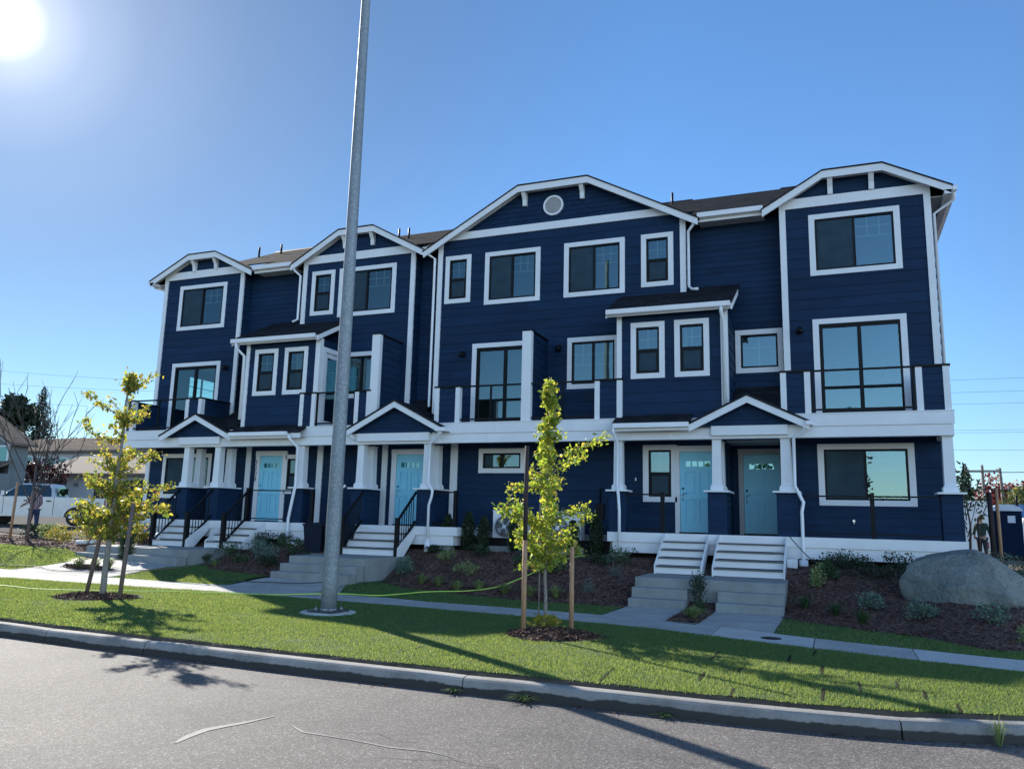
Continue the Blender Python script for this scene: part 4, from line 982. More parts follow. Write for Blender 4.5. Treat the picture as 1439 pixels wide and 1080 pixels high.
def stairrail(x, yb, zb, yt, zt, h=.92, post=True, top=True):
    mb = MB()
    p0 = Vector((x, yb, zb)); p1 = Vector((x, yt, zt))
    mb.box(x-.05, yb-.05, zb, x+.05, yb+.05, zb+h+.06)
    for o_ in (h-.02, .12):
        a = p0+Vector((0, 0, o_)); b = p1+Vector((0, 0, o_)); d = .028
        mb.hexa([(x-d, a.y, a.z-d), (x+d, a.y, a.z-d), (x+d, b.y, b.z-d), (x-d, b.y, b.z-d), (x-d, a.y, a.z+d), (x+d, a.y, a.z+d), (x+d, b.y, b.z+d), (x-d, b.y, b.z+d)])
    n = 8
    for k in range(1, n):
        p = p0+(p1-p0)*(k/n); mb.box(x-.009, p.y-.009, p.z+.13, x+.009, p.y+.009, p.z+h-.04)
    if top: mb.box(x-.05, yt-.05, zt, x+.05, yt+.05, zt+h+.06)
    return part('stair_railing', mb, 'black')
stairs(-3.74, -2.70, 5, .725, 17.82); stairs(-2.49, -1.0, 5, .725, 17.82)
stairs(-12.16, -10.38, 4, .82, 18.08); stairs(-18.72, -17.36, 4, .83, 18.08); stairs(-16.66, -15.3, 4, .83, 18.08)
for x in (-12.10, -10.44): stairrail(x, 18.1, .82, 19.02, FZ, top=False)
for x in (-18.70, -17.42): stairrail(x, 18.1, .83, 19.02, FZ, top=False)
stairrail(-15.98 if False else -16.08, 18.1, .83, 19.05, FZ, top=True)
# level porch rails
def porchrail(x0, x1, y=YF+.12, posts=(), bal=False, zt=2.52):
    mb = MB().box(x0, y-.025, zt-.035, x1, y+.025, zt).box(x0, y-.018, FZ+.08, x1, y+.018, FZ+.11)
    for p in posts: mb.box(p-.045, y-.045, FZ, p+.045, y+.045, zt+.03)
    return part('porch_railing', mb, 'black')
porchrail(-16.05, -14.52, posts=()); porchrail(-14.15, -13.82, posts=(-13.84,)); porchrail(-9.97, -9.3, posts=(-9.3,)); porchrail(-4.70, -3.80, posts=(-3.80,)); porchrail(-.76, 2.12, posts=(.78,)); porchrail(-21.3, -18.9, posts=(-21.25, -20.4))

part('skirt_board', MB().box(-.99, 18.55, .62, -.78, 18.95, 1.12), 'white')
# --- downspouts, elbows, sconces
def spout(pts, r=.038): return part('downspout', MB().tube(pts, r, 8), 'gutter')
spout([(-3.10, 20.08, 9.78), (-3.10, 20.08, 9.62), (-3.28, 20.22, 9.46), (-3.28, 20.22, 7.95), (-3.18, 20.1, 7.83), (-3.02, 20.0, 7.80)])
spout([(-2.30, 18.75, 6.95), (-2.30, 18.75, 6.82), (-2.28, 19.0, 6.62), (-2.28, 19.0, 4.55)], .042)
spout([(-.50, 18.72, 4.05), (-.55, 18.78, 3.95), (-.78, 18.93, 3.80), (-.79, 18.93, 2.72), (-.62, 18.88, 2.35), (-.66, 18.88, 2.15), (-.66, 18.88, 1.2), (-.66, 18.88, 1.05)])
part('drain_pipe', MB().tube([(-.66, 18.88, .55), (-.66, 18.88, 1.1)], .095, 14), 'white')
spout([(-4.90, 18.64, 4.08), (-4.90, 18.68, 3.95), (-4.86, 18.9, 3.75), (-4.86, 18.92, 2.6), (-4.82, 18.86, 2.5), (-4.80, 18.88, 2.1), (-4.80, 18.88, .9)])
spout([(-9.64, 18.72, 4.12), (-9.70, 18.76, 4.0), (-10.02, 18.93, 3.80), (-10.04, 18.93, 2.75), (-9.86, 18.85, 2.52), (-9.88, 18.85, 2.38), (-9.98, 18.9, 2.15), (-9.98, 18.9, 1.2)])
part('drain_pipe', MB().tube([(-9.98, 18.9, .85), (-9.98, 18.9, 1.25)], .075, 14), 'white')
part('gutter', MB().box(-9.76, 18.64, 4.10, -9.45, 19.0, 4.20), 'gutter'); part('gutter', MB().box(-.50, 18.64, 4.06, -.36, 19.0, 4.15), 'gutter')
spout([(-12.48, 18.78, 4.08), (-12.45, 18.85, 3.98), (-12.38, 18.95, 3.92)], .03); spout([(-12.62, 18.9, 2.66), (-12.75, 18.88, 2.55), (-12.76, 18.88, 2.2)], .035)
spout([(-16.75, 18.74, 6.95), (-16.75, 18.76, 6.8), (-16.62, 19.0, 6.58), (-16.62, 19.02, 4.62)], .045)
spout([(-10.99, 20.05, 9.72), (-10.95, 20.08, 9.58), (-10.80, 20.2, 9.48), (-10.80, 20.2, 5.0), (-10.95, 20.1, 4.85)])
spout([(-15.85, 20.05, 9.75), (-15.83, 20.08, 9.58), (-15.68, 20.22, 9.42), (-15.68, 20.22, 7.98), (-15.78, 20.1, 7.87)])
spout([(-21.96, 20.2, 9.72), (-21.96, 20.3, 9.6), (-21.56, 20.45, 9.45), (-21.56, 20.45, 1.2)])
spout([(2.94, 20.15, 9.7), (2.94, 20.3, 9.55), (2.52, 20.45, 9.3), (2.52, 20.45, 4.35)])
spout([(-14.46, 18.62, 4.08), (-14.44, 18.66, 3.96), (-14.32, 18.9, 3.74), (-14.32, 18.92, 2.66), (-14.36, 18.86, 2.2), (-14.46, 18.88, 1.7), (-14.46, 18.88, 1.18), (-14.34, 18.8, 1.05), (-14.1, 18.78, 1.02), (-13.98, 18.78, .93)], .045)
for x, z in ((-18.43, 6.55), (-9.78, 6.52), (-6.85, 6.52), (-.60, 6.60)):
    s = part('wall_lamp', MB().box(x-.05, YW-.035, z-.09, x+.05, YW-.018, z+.09).tube([(x, YW-.03, z+.02), (x, YW-.14, z+.05), (x, YW-.16, z)], .014, 6), 'black')
    MB().lathe([(.035, .05), (.075, -.02), (.085, -.09), (.05, -.095)], x, YW-.16, 12, z).build('lamp_shade', M['black'], s)
for x, z in ((-14.0, 2.75), (-4.72, 2.93)):
    part('doorbell', MB().box(x-.015, YW-.03, z-.04, x+.015, YW-.018, z+.04), 'white')
part('hose_tap', MB().tube([(.42, YW, 1.95), (.42, YW-.09, 1.95), (.42, YW-.11, 1.90)], .015, 6).disc_y(.42, YW-.1, 1.98, .03, .01, 10), 'chrome')

# ------------------------------------------------------------------ concrete steps
def steps(label, x0, x1, rows, y_end, split=None):
    """rows: (front y, top z); last row is the landing"""
    mb = MB()
    for i, (y, z) in enumerate(rows):
        last = i == len(rows)-1
        ye = y_end if last else rows[i+1][0]+.02
        spans = [(x0, x1)] if (last or not split) else [(x0, split[0]), (split[1], x1)]
        for a, b in spans:
            zlo = -.1
            # small rounded nose: chamfered front edge
            mb.prism([(y, zlo), (y, z-.012), (y+.012, z), (ye, z), (ye, zlo)], 'x', a+i*.0+.0, b)
    o = mb.build('concrete_steps', 'concstep'); return tag(o, label, 'steps', 'concrete steps up to the porches')
steps('grey concrete steps in two flights under the pair of wooden stairs by the planted gap', -3.84, -.93, [(15.8, .35), (16.12, .537), (16.42, .725)], 18.98, (-2.74, -2.15))
steps('grey concrete steps of three risers behind the tall steel pole', -12.52, -10.36, [(15.82, .475), (16.16, .65), (16.5, .82)], 18.98)
steps('low grey concrete steps on the left beneath the twin white stairs', -17.68, -15.86, [(16.25, .65), (16.6, .83)], 18.98)
steps('short grey concrete steps at the far left beside the dark columnar shrub', -19.5, -18.0, [(16.25, .65), (16.6, .83)], 18.98)
MB().box(-18.0, 17.3, .0, -17.68, 18.98, .829).build('walkway', 'concstep')['kind'] = 'structure'

# ------------------------------------------------------------------ steel street pole
PX, PY = -7.90, 11.55
k_ = 1.0
pole = thing('street_pole', 'tall tapered galvanised steel pole bolted to a round concrete footing in the grass', 'pole', (PX, PY, .165))
n = 26; prof = [(.132-.0048*i*.42, .24+i*.47) for i in range(n)]
MB().lathe(prof, PX, PY, 28).build('shaft', M['galv'], pole)
MB().box(PX-.25, PY-.25, .224, PX+.25, PY+.25, .252).build('base_plate', M['galvdark'], pole)
MB().lathe([(.145, 0), (.140, .03), (.13, .04)], PX, PY, 28, .24).build('collar', M['galv'], pole)
ft = MB().lathe([(.46, -.15), (.46, .050), (.45, .058)], PX, PY, 40, .165); ft.build('footing', M['concnew'], pole)
for a in (45, 135, 225, 315):
    bxp, byp = PX+.21*math.cos(math.radians(a)), PY+.21*math.sin(math.radians(a))
    MB().lathe([(.030, 0), (.030, .035), (.010, .036), (.010, .058), (.009, .06)], bxp, byp, 6, .252).build('bolt', M['galv'], pole)
MB().box(PX-.195, PY-.07, .72, PX-.09, PY+.03, 1.0).build('handhole_cover', M['galv'], pole)

# ------------------------------------------------------------------ foliage helpers
def rot_rand(n):
    v = RNG.normal(size=(n, 3)); v /= np.linalg.norm(v, axis=1)[:, None]
    r = RNG.normal(size=(n, 3)); u = np.cross(v, r); u /= np.linalg.norm(u, axis=1)[:, None]
    return v, u, np.cross(v, u)
FAN = np.array([(0, 0), (-.62, .52), (-.45, .88), (-.05, .78), (.05, .78), (.45, .88), (.62, .52)], float)
OVAL = np.array([(0, 0), (-.28, .35), (-.2, .8), (0, 1.0), (.2, .8), (.28, .35)], float)
SLIM = np.array([(-.07, 0), (0, 1.0), (.07, 0)], float)
TRI = np.array([(0, 0), (-.35, .7), (0, 1.0), (.35, .7)], float)
def leaves(P, size, shape, bias=None, up=0):
    """one small polygon per point; returns V,F"""
    n = len(P); v, u, w_ = rot_rand(n)
    if bias is not None:
        u = u*(1-up)+bias*up; u /= np.linalg.norm(u, axis=1)[:, None]
        w_ = np.cross(u, v); w_ /= np.linalg.norm(w_, axis=1)[:, None]; 
    s = size*RNG.uniform(.6, 1.25, n) if np.isscalar(size) else size
    k = len(shape)
    V = P[:, None, :]+(w_[:, None, :]*shape[None, :, 0:1]+u[:, None, :]*shape[None, :, 1:2])*s[:, None, None]
    return V.reshape(-1, 3), np.arange(n*k).reshape(-1, k)
def blobpts(n, c, r, squash=1.0, shell=.45, lumps=9, lr=.45):
    """points spread in lumpy clusters inside an ellipsoid"""
    c = np.array(c, float); r = np.array(r, float)
    L = RNG.normal(size=(lumps, 3)); L /= np.linalg.norm(L, axis=1)[:, None]; L *= RNG.uniform(.35, .8, lumps)[:, None]
    k = RNG.integers(0, lumps, n); d = RNG.normal(size=(n, 3)); d /= np.linalg.norm(d, axis=1)[:, None]
    P = L[k]+d*(RNG.uniform(shell, 1, n)**.7)[:, None]*lr
    return c+P*r
def shrub(x, y, rx, h, mat, label, group=None, n=500, size=.04, shape=OVAL, cat='shrub', name='shrub', up=.35, lumps=12, flowers=False):
    z = Tz(x, y)+.01
    t = thing(name, label, cat, (x, y, z), group)
    P = blobpts(n, (x, y, z+h*.5), (rx, rx, h*.55), lumps=lumps, lr=.5); P[:, 2] = np.maximum(P[:, 2], z+.01)
    out = P-np.array([x, y, z]); out /= np.linalg.norm(out, axis=1)[:, None]
    V, F = leaves(P, size, shape, out, up)
    fastmesh('foliage', V, F, mat, t, (x, y, z))
    st = MB()
    for k in range(5):
        a = random.uniform(0, 2*PI); st.tube([(x, y, z-.03), (x+math.cos(a)*rx*.3, y+math.sin(a)*rx*.3, z+h*.35), (x+math.cos(a)*rx*.55, y+math.sin(a)*rx*.55, z+h*.7)], [.008, .006, .003], 5)
    st.build('stem', M['barkdark'], t)
    return t
def tuft(x, y, r, h, mat, label, group=None, n=160, name='grass_tuft'):
    n = int(n*1.6)
    z = Tz(x, y)+.01; a = RNG.uniform(0, 2*PI, n); lean = RNG.uniform(.1, 1, n); L = h*RNG.uniform(.6, 1.1, n)
    base = np.stack([x+np.cos(a)*r*.12*lean, y+np.sin(a)*r*.12*lean, np.full(n, z)], -1)
    mid = base+np.stack([np.cos(a)*r*.45*lean, np.sin(a)*r*.45*lean, L*.75], -1); tip = base+np.stack([np.cos(a)*r*lean, np.sin(a)*r*lean, L*(1-.45*lean)], -1)
    pr = np.stack([-np.sin(a), np.cos(a), np.zeros(n)], -1)*.0035
    V = np.stack([base-pr, base+pr, mid+pr, mid-pr, mid-pr, mid+pr, tip+pr*.3, tip-pr*.3], 1).reshape(-1, 3); F = np.arange(n*8).reshape(-1, 4)
    o = fastmesh(name, V, F, mat, None, (x, y, z)); return tag(o, label, 'ornamental grass', group)
def column_shrub(x, y, r, h, label, group, mat='shrubdark', n=1500):
    z = Tz(x, y)+.01; t = thing('columnar_shrub', label, 'shrub', (x, y, z), group)
    tt = RNG.uniform(0, 1, n)**.85; a = RNG.uniform(0, 2*PI, n); lob = 1+.22*np.sin(a*5+tt*9)
    rad = r*np.sqrt(RNG.uniform(.15, 1, n))*lob*np.where(tt < .65, .7+.45*tt, 1.0-(tt-.65)*2.1)
    P = np.stack([x+np.cos(a)*rad, y+np.sin(a)*rad, z+.03+tt*h], -1)
    upv = np.stack([np.cos(a)*.25, np.sin(a)*.25, np.ones(n)], -1)
    V, F = leaves(P, .055, TRI, upv/np.linalg.norm(upv, axis=1)[:, None], .75); fastmesh('foliage', V, F, mat, t, (x, y, z))
    MB().tube([(x, y, z-.03), (x, y, z+h*.6)], [.018, .008], 6).build('stem', M['barkdark'], t); return t

# ------------------------------------------------------------------ street trees (young ginkgos) with stakes
def ginkgo(x, y, h, label, mat, seed, prof, nb, wrap=False, leafsize=.055, lean=(0, 0), r0=.035, extra=(), dens=(3, 4, 4), bias=1.5):
    rr = random.Random(seed); z = Tz(x, y)
    t = thing('ginkgo_tree', label, 'tree', (x, y, z), 'young street trees in the grass strip')
    path = []; N = 14
    for i in range(N+1):
        f = i/N; path.append(Vector((x+lean[0]*f+rr.uniform(-.012, .012)*(i > 0), y+lean[1]*f+rr.uniform(-.012, .012)*(i > 0), z-.05+f*(h+.05))))
    br = MB().tube(path, [r0*(1-.82*i/N)+.003 for i in range(N+1)], 10); P = []
    def at(f):
        q = f*N; i = min(N-1, int(q)); return path[i].lerp(path[i+1], q-i)
    specs = []
    for k in range(nb):
        f = prof[0][0]+(.985-prof[0][0])*rr.random()**bias
        az = rr.uniform(0, 2*PI) if k else 0
        L = float(np.interp(f, [p[0] for p in prof], [p[1] for p in prof]))*rr.uniform(.55, 1.12)
        specs.append((f, az, L, rr.uniform(.15, .75)))
    specs += list(extra)
    for f, az, L, rise in specs:
        p = at(f); d = Vector((math.cos(az), math.sin(az), rise)).normalized(); pts = [p.copy()]; q = p.copy(); m = max(4, int(L/.09))
        for j in range(m):
            d = (d+Vector((rr.uniform(-.2, .2), rr.uniform(-.2, .2), rr.uniform(-.14, .20)))).normalized(); q = q+d*(L/m); pts.append(q.copy())
        br.tube(pts, [max(.003, .012*(1-.75*j/m)) for j in range(m+1)], 5)
        for j in range(1, m+1):
            for c in range(rr.choice(dens)):
                a = pts[j-1].lerp(pts[j], rr.random())
                for l in range(rr.choice((4, 5, 6))):
                    P.append((a.x+rr.gauss(0, .042), a.y+rr.gauss(0, .042), a.z+rr.gauss(0, .042)))
    for i in range(int(h*24)):   # spur leaves on the leader itself
        f = prof[0][0]+(1-prof[0][0])*rr.random()**1.3; a = at(min(.999, f)); 
        for l in range(2 if f > .75 else 3): P.append((a.x+rr.gauss(0, .045), a.y+rr.gauss(0, .045), a.z+rr.gauss(0, .045)))
    br.build('trunk', M['bark'], t)
    P = np.array(P); dn = np.tile(np.array([0, 0, -1.0]), (len(P), 1))
    V, F = leaves(P, leafsize*np.exp(RNG.normal(-.05, .32, len(P))), FAN, dn, .25)
    fastmesh('crown', V, F, mat, t, (x, y, z))
    return t
def rad(d): return math.radians(d)
# unit vectors: image right is about azimuth +22 degrees
ginkgo(-4.14, 11.73, 3.85, 'slender young ginkgo with yellow green leaves before the twin white wall units', 'ginkgo', 5,
       [(.25, .42), (.30, .72), (.42, .70), (.52, .55), (.62, .45), (.72, .26), (.86, .12), (.99, .03)], 58, leafsize=.044, r0=.026, lean=(.03, 0),
       extra=[(.68, rad(25), 1.0, .15), (.60, rad(18), .75, .9), (.56, rad(200), .75, .1), (.40, rad(205), .85, .05), (.36, rad(24), .8, .15), (.30, rad(203), .5, -.6), (.33, rad(60), .6, .1), (.33, rad(240), .6, .1)])
ginkgo(-12.52, 11.10, 4.2, 'young ginkgo with thinning golden leaves between two dark stakes at the left', 'ginkgo2', 9,
       [(.27, .75), (.36, .9), (.52, .9), (.62, .8), (.74, .62), (.88, .34), (.99, .10)], 62, leafsize=.044, r0=.055, lean=(.10, 0),
       extra=[(.9, rad(35), .75, 1.3), (.45, rad(28), 1.1, .2), (.40, rad(30), 1.25, .0), (.34, rad(205), 1.1, .1), (.80, rad(200), 1.0, .1), (.70, rad(204), 1.1, .0)])
def stake(x, y, h, mat, label, r=.036, lean=(0, 0), group='wooden tree stakes', square=True, dark=None):
    z = Tz(x, y); 
    if dark:
        t = thing('tree_stake', label, 'stake', (x, y, z), group)
        MB().tube([(x, y, z-.1), (x+lean[0]*dark/h, y, z+dark)], r, 8).build('lower_length', M[mat], t)
        MB().tube([(x+lean[0]*dark/h, y, z+dark), (x+lean[0], y+lean[1], z+h)], r*.92, 8).build('upper_length', M['wooddark'], t); return t
    o = MB().tube([(x, y, z-.1), (x+lean[0]*.5, y+lean[1]*.5, z+h*.5), (x+lean[0], y+lean[1], z+h)], [r, r, r*.92], 8).build('tree_stake', mat)
    return tag(o, label, 'stake', group)
stake(-4.17, 10.92, 2.72, 'wood', 'tall tan round stake left of the middle ginkgo, its upper half dark', .037, (0, 0), dark=1.35)
stake(-3.60, 11.37, 1.26, 'wood', 'shorter tan round stake right of the middle ginkgo', .037)
stake(-4.26, 11.80, 2.3, 'bark', 'thin pale training stake touching the trunk of the middle ginkgo', .012)
stake(-13.30, 11.41, 1.95, 'woodgrey', 'dark brown stake leaning left of the golden ginkgo', .038, (.28, .1))
stake(-11.89, 10.91, 1.75, 'woodgrey', 'dark brown stake right of the golden ginkgo', .038, (.10, 0))
def mulch_ring(x, y, rx, ry, h, label, n=2600):
    a = RNG.uniform(0, 2*PI, n); q = np.sqrt(RNG.uniform(0, 1, n)); edge = 1+.16*np.sin(a*3+1)+.1*np.sin(a*7)
    q = q*edge; X = x+np.cos(a)*q*rx; Y = y+np.sin(a)*q*ry
    Z = T(X, Y)+.035+h*np.clip(1-q**2, 0, 1)+RNG.uniform(-.01, .012, n)
    P = np.stack([X, Y, Z], -1); dirn = RNG.normal(size=(n, 3)); dirn[:, 2] *= .3; dirn /= np.linalg.norm(dirn, axis=1)[:, None]
    V, F = leaves(P, .055, np.array([(-.18, -.5), (.18, -.5), (.14, .5), (-.16, .45)]), dirn, .8)
    # mound underneath
    seg, rings = 36, 7; mv = []; 
    for i in range(rings+1):
        qq = i/rings
        for k in range(seg):
            aa = 2*PI*k/seg; e = 1+.16*math.sin(aa*3+1)+.1*math.sin(aa*7); xx = x+math.cos(aa)*qq*e*rx; yy = y+math.sin(aa)*qq*e*ry
            mv.append((xx, yy, Tz(xx, yy)+.014+h*max(0, 1-qq*qq)))
    mf = [(i*seg+k, i*seg+(k+1) % seg, (i+1)*seg+(k+1) % seg, (i+1)*seg+k) for i in range(rings) for k in range(seg)]
    base = len(mv); V = np.concatenate([np.array(mv), V]); F = np.concatenate([np.array(mf), F+base])
    o = fastmesh('mulch_ring', V, F, 'mulch', None, (x, y, Tz(x, y))); return tag(o, label, 'mulch', None, 'stuff')
mulch_ring(-3.78, 11.05, .72, .62, .09, 'dark brown mulch mound around the middle young tree')
mulch_ring(-12.5, 11.0, .88, .62, .06, 'dry bark mulch ring around the left young tree')
mulch_ring(-17.2, 14.65, .75, .26, .03, 'small dark mulch island with pale grasses in the left walkway', 900)
shrub(-3.98, 11.35, .30, .30, 'shrubgold', 'tuft of yellow suckers at the foot of the middle ginkgo', None, 240, .05, FAN, 'suckers', 'sucker_growth')

# ------------------------------------------------------------------ lawn blades
HOLES = [(-7.90, 11.55, .47), (-3.78, 11.05, .66), (-12.5, 11.0, .75)]
SEAMS = [(-1.45, 10.04, -1.43, 10.78), (-1.37, 8.68, -1.39, 9.23), (-1.05, 9.31, -1.04, 9.79), (-.98, 8.07, -.99, 8.49), (-2.27, 8.12, -2.34, 8.99), (-.58, 10.4, -.58, 11.01), (-.2, 9.71, -.2, 10.37), (-.17, 8.28, -.17, 8.91), (.17, 8.9, .17, 9.46), (.53, 9.3, .54, 9.75), (.76, 9.34, .74, 8.79), (.97, 8.35, .99, 8.8), (-4.9, 8.6, -4.86, 9.3), (-6.4, 9.2, -6.35, 9.8), (-5.6, 10.1, -5.6, 10.6), (-.32, 11.05, -.29, 11.62)]
def seams():
    mb = MB()
    for ax, ay, bx_, by in SEAMS:
        n = 6; vs = []
        for k in range(n+1):
            t = k/n; x = ax+(bx_-ax)*t+random.uniform(-.008, .008); y = ay+(by-ay)*t; w2 = random.uniform(.006, .018)*(0.3 if k in (0, n) else 1); z = Tz(x, y)+.043
            vs += [(x-w2, y, z), (x+w2, y, z)]
        mb.add(vs, [(2*i, 2*i+1, 2*i+3, 2*i+2) for i in range(n)])
    mb.build('sod_seam', 'dirtdark', fix=False)['kind'] = 'structure'
M['dirtdark'] = simple('damp_soil', (.035, .032, .018), 1.0, .3, 9, spec=.05)
seams()
def blades(name, x0, x1, fa, fb, dens, hmin, hmax, label, mat='grass', w0=.005):
    area = (x1-x0)*float(np.mean(fb(np.linspace(x0, x1, 20))-fa(np.linspace(x0, x1, 20)))); n = int(area*dens)
    X = RNG.uniform(x0, x1, n); A = fa(X); Bb = fb(X); Y = A+(Bb-A)*RNG.uniform(0, 1, n)
    keep = np.ones(n, bool)
    for hx, hy, hr in HOLES: keep &= (X-hx)**2+(Y-hy)**2 > hr*hr
    for ax, ay, bx_, by in SEAMS:
        keep &= ~((np.abs(X-(ax+(bx_-ax)*(Y-ay)/(by-ay))) < .022) & (Y > min(ay, by)) & (Y < max(ay, by)))
    X, Y = X[keep], Y[keep]; n = len(X)
    patch = .5+.5*np.sin(X*1.7+np.sin(Y*2.1))*np.sin(Y*2.6+X*.9)+.25*np.sin(X*9+Y*5)*np.sin(Y*11)
    H = RNG.uniform(hmin, hmax, n)*(.75+.4*patch)
    Z = T(X, Y)+(.034 if name == 'verge_grass' else .008)
    a = RNG.uniform(0, 2*PI, n); lean = RNG.uniform(.1, 1.1, n)
    b = np.stack([X, Y, Z], -1); pr = np.stack([-np.sin(a), np.cos(a), np.zeros(n)], -1)*(w0*RNG.uniform(.6, 1.1, n))[:, None]
    tip = b+np.stack([np.cos(a)*lean*H, np.sin(a)*lean*H, H], -1)
    V = np.stack([b-pr, b+pr, tip], 1).reshape(-1, 3); F = np.arange(n*3).reshape(-1, 3)
    o = fastmesh(name, V, F, mat); tag(o, label, 'grass', None, 'stuff')
blades('verge_grass', -9, 3.2, lambda X: cF(X)+.20, lambda X: sN(X)+.03, 7500, .014, .036, 'short mown grass of the sunlit strip between kerb and pavement')
blades('verge_grass', -17, -9, lambda X: cF(X)+.20, lambda X: sN(X)+.03, 4200, .016, .038, 'short mown grass of the sunlit strip between kerb and pavement', w0=.008)
blades('verge_grass', -40, -17, lambda X: cF(X)+.20, lambda X: sN(X)+.03, 900, .025, .05, 'short mown grass of the strip far to the left', w0=.014)
for a_, b_ in ((-15.6, -12.75), (-10.4, -3.93), (-.92, 4)):
    blades('lawn_grass', a_, b_, lambda X: sF(X)+.01, lambda X: bF(X)+.03, 2800, .02, .045, 'short grass between pavement and planting bed', w0=.009)
blades('lawn_grass', -40, -18.3, lambda X: sF(X)+.01, lambda X: ip(X, [(-46, 17.6), (-24, 17.5), (-21.2, 17.3), (-20.2, 16.9), (-18.5, 15.8), (-18.2, 15.5)])-.02, 1000, .02, .05, 'short grass in front of the far left planting bed', w0=.013)
# bark chips scattered over the beds
def chips(x0, x1, fa, fb, dens, label):
    area = (x1-x0)*3.5; n = int(area*dens); X = RNG.uniform(x0, x1, n); A = fa(X); Bb = fb(X); Y = A+(Bb-A)*RNG.uniform(0, 1, n)**1.2
    P = np.stack([X, Y, T(X, Y)+.022+RNG.uniform(0, .012, n)], -1); d = RNG.normal(size=(n, 3)); d[:, 2] *= .25; d /= np.linalg.norm(d, axis=1)[:, None]
    V, F = leaves(P, .05, np.array([(-.2, -.5), (.2, -.5), (.15, .5), (-.17, .45)]), d, .8)
    tag(fastmesh('bark_chips', V, F, 'mulch'), label, 'bark chips', None, 'stuff')
chips(-10.2, -3.9, lambda X: bF(X)+.02, cst(19.5), 420, 'dark bark chips over the sloping bed in the middle')
chips(-.9, 4.1, lambda X: bF(X)+.02, cst(19), 420, 'dark bark chips over the bed beside the boulder')
chips(-15.5, -12.6, lambda X: bF(X)+.02, cst(19.5), 350, 'dark bark chips over the bed between the left stairs')
chips(-30, -19.5, lambda X: ip(X, [(-46, 17.6), (-24, 17.5), (-21.2, 17.3), (-20.2, 16.9), (-18.5, 15.8), (-18.2, 15.5)])+.03, cst(20.5), 260, 'sunlit bark chips over the far left bed')
chips(-2.72, -2.17, cst(13.9), cst(16.3), 500, 'bark chips in the planted gap between the two concrete flights')

# ------------------------------------------------------------------ planting
gC = 'small plants on the sloping bed in the middle'
for x, y, m, l in ((-8.97, 18.15, 'shrubpale', 'broad pale green low shrub high on the middle bed left of the wall unit'),
                   (-8.12, 17.34, 'shrubpale', 'low yellow green shrub halfway up the middle bed'),
                   (-9.9, 17.64, 'shrubgrey', 'blue grey rounded shrub by the edge of the grey steps'),
                   (-10.1, 18.0, 'shrubgrey', 'small blue grey shrub at the top corner of the grey steps'),
                   (-4.83, 16.52, 'shrubgrey', 'grey lavender clump low on the middle bed at its right'),
                   (-4.53, 17.47, 'shrubgrey', 'grey lavender clump higher up beside the right concrete steps'),
                   (-6.94, 17.9, 'shrub', 'green shrub on the middle bed behind the left wooden stake'),
                   (-5.99, 17.54, 'shrub', 'green shrub on the middle bed behind the young tree trunk')):
    shrub(x, y, .32 if m != 'shrubgrey' else .22, .30, m, l, gC, 420, .045, SLIM if m == 'shrubgrey' and x > -6 else OVAL)
for x, y, l in ((-8.46, 16.64, 'first pale grass tuft from the left along the front of the middle bed'), (-7.83, 16.34, 'second pale grass tuft from the left along the front of the middle bed'),
                (-7.35, 16.46, 'wide pale grass tuft just left of the wooden stake'), (-6.69, 16.33, 'pale grass tuft seen left of the wooden stake foot'), (-6.02, 16.12, 'pale grass tuft seen between stake and trunk'),
                (-5.47, 16.16, 'pale grass tuft seen right of the trunk on the middle bed'), (-8.96, 16.78, 'pale grass tuft nearest the grey steps')):
    tuft(x, y, .26, .26, 'shrubpale', l, 'pale grass tufts along the front of the middle bed', 220)
for x, y, h, l in ((-9.59, 19.3, .88, 'dark upright evergreen against the white skirt end right of the middle porch'), (-8.98, 19.3, .95, 'dark upright evergreen left of the first wall unit'),
                   (-8.44, 19.1, .85, 'dark upright evergreen touching the fan side of the first wall unit'), (-7.55, 19.0, .95, 'dark upright evergreen behind the young tree between the wall units'),
                   (-6.0, 19.0, .8, 'dark upright evergreen before the right hand wall unit'), (-5.48, 19.3, .98, 'dark upright evergreen left of the thin porch column')):
    column_shrub(x, y, .17, h, l, 'upright evergreens along the navy wall')
for x, y, r, h, m, l in ((-9.75, 18.75, .25, .25, 'shrubdark', 'low dark mound at the foot of the middle porch drain'), (-8.27, 18.57, .38, .32, 'shrubdark', 'spreading dark mound below the first wall unit'),
                         (-5.13, 18.27, .32, .25, 'shrubdark', 'low dark mound below the tall evergreen by the thin column'), (-4.6, 18.35, .36, .42, 'shrub', 'leafy dark green shrub with a few pale flowers under the right porch skirt'),
                         (-7.0, 18.9, .35, .25, 'shrubdark', 'low dark mound hidden behind the young tree crown')):
    shrub(x, y, r, h, m, l, 'dark mounds at the top of the middle bed', 520, .045)
shrub(-4.88, 18.25, .14, .3, 'shrubgrey', 'pale silvery sprig against the foot of the thin column', None, 160, .04)
gL = 'shrubs on the bed between the left stairs'
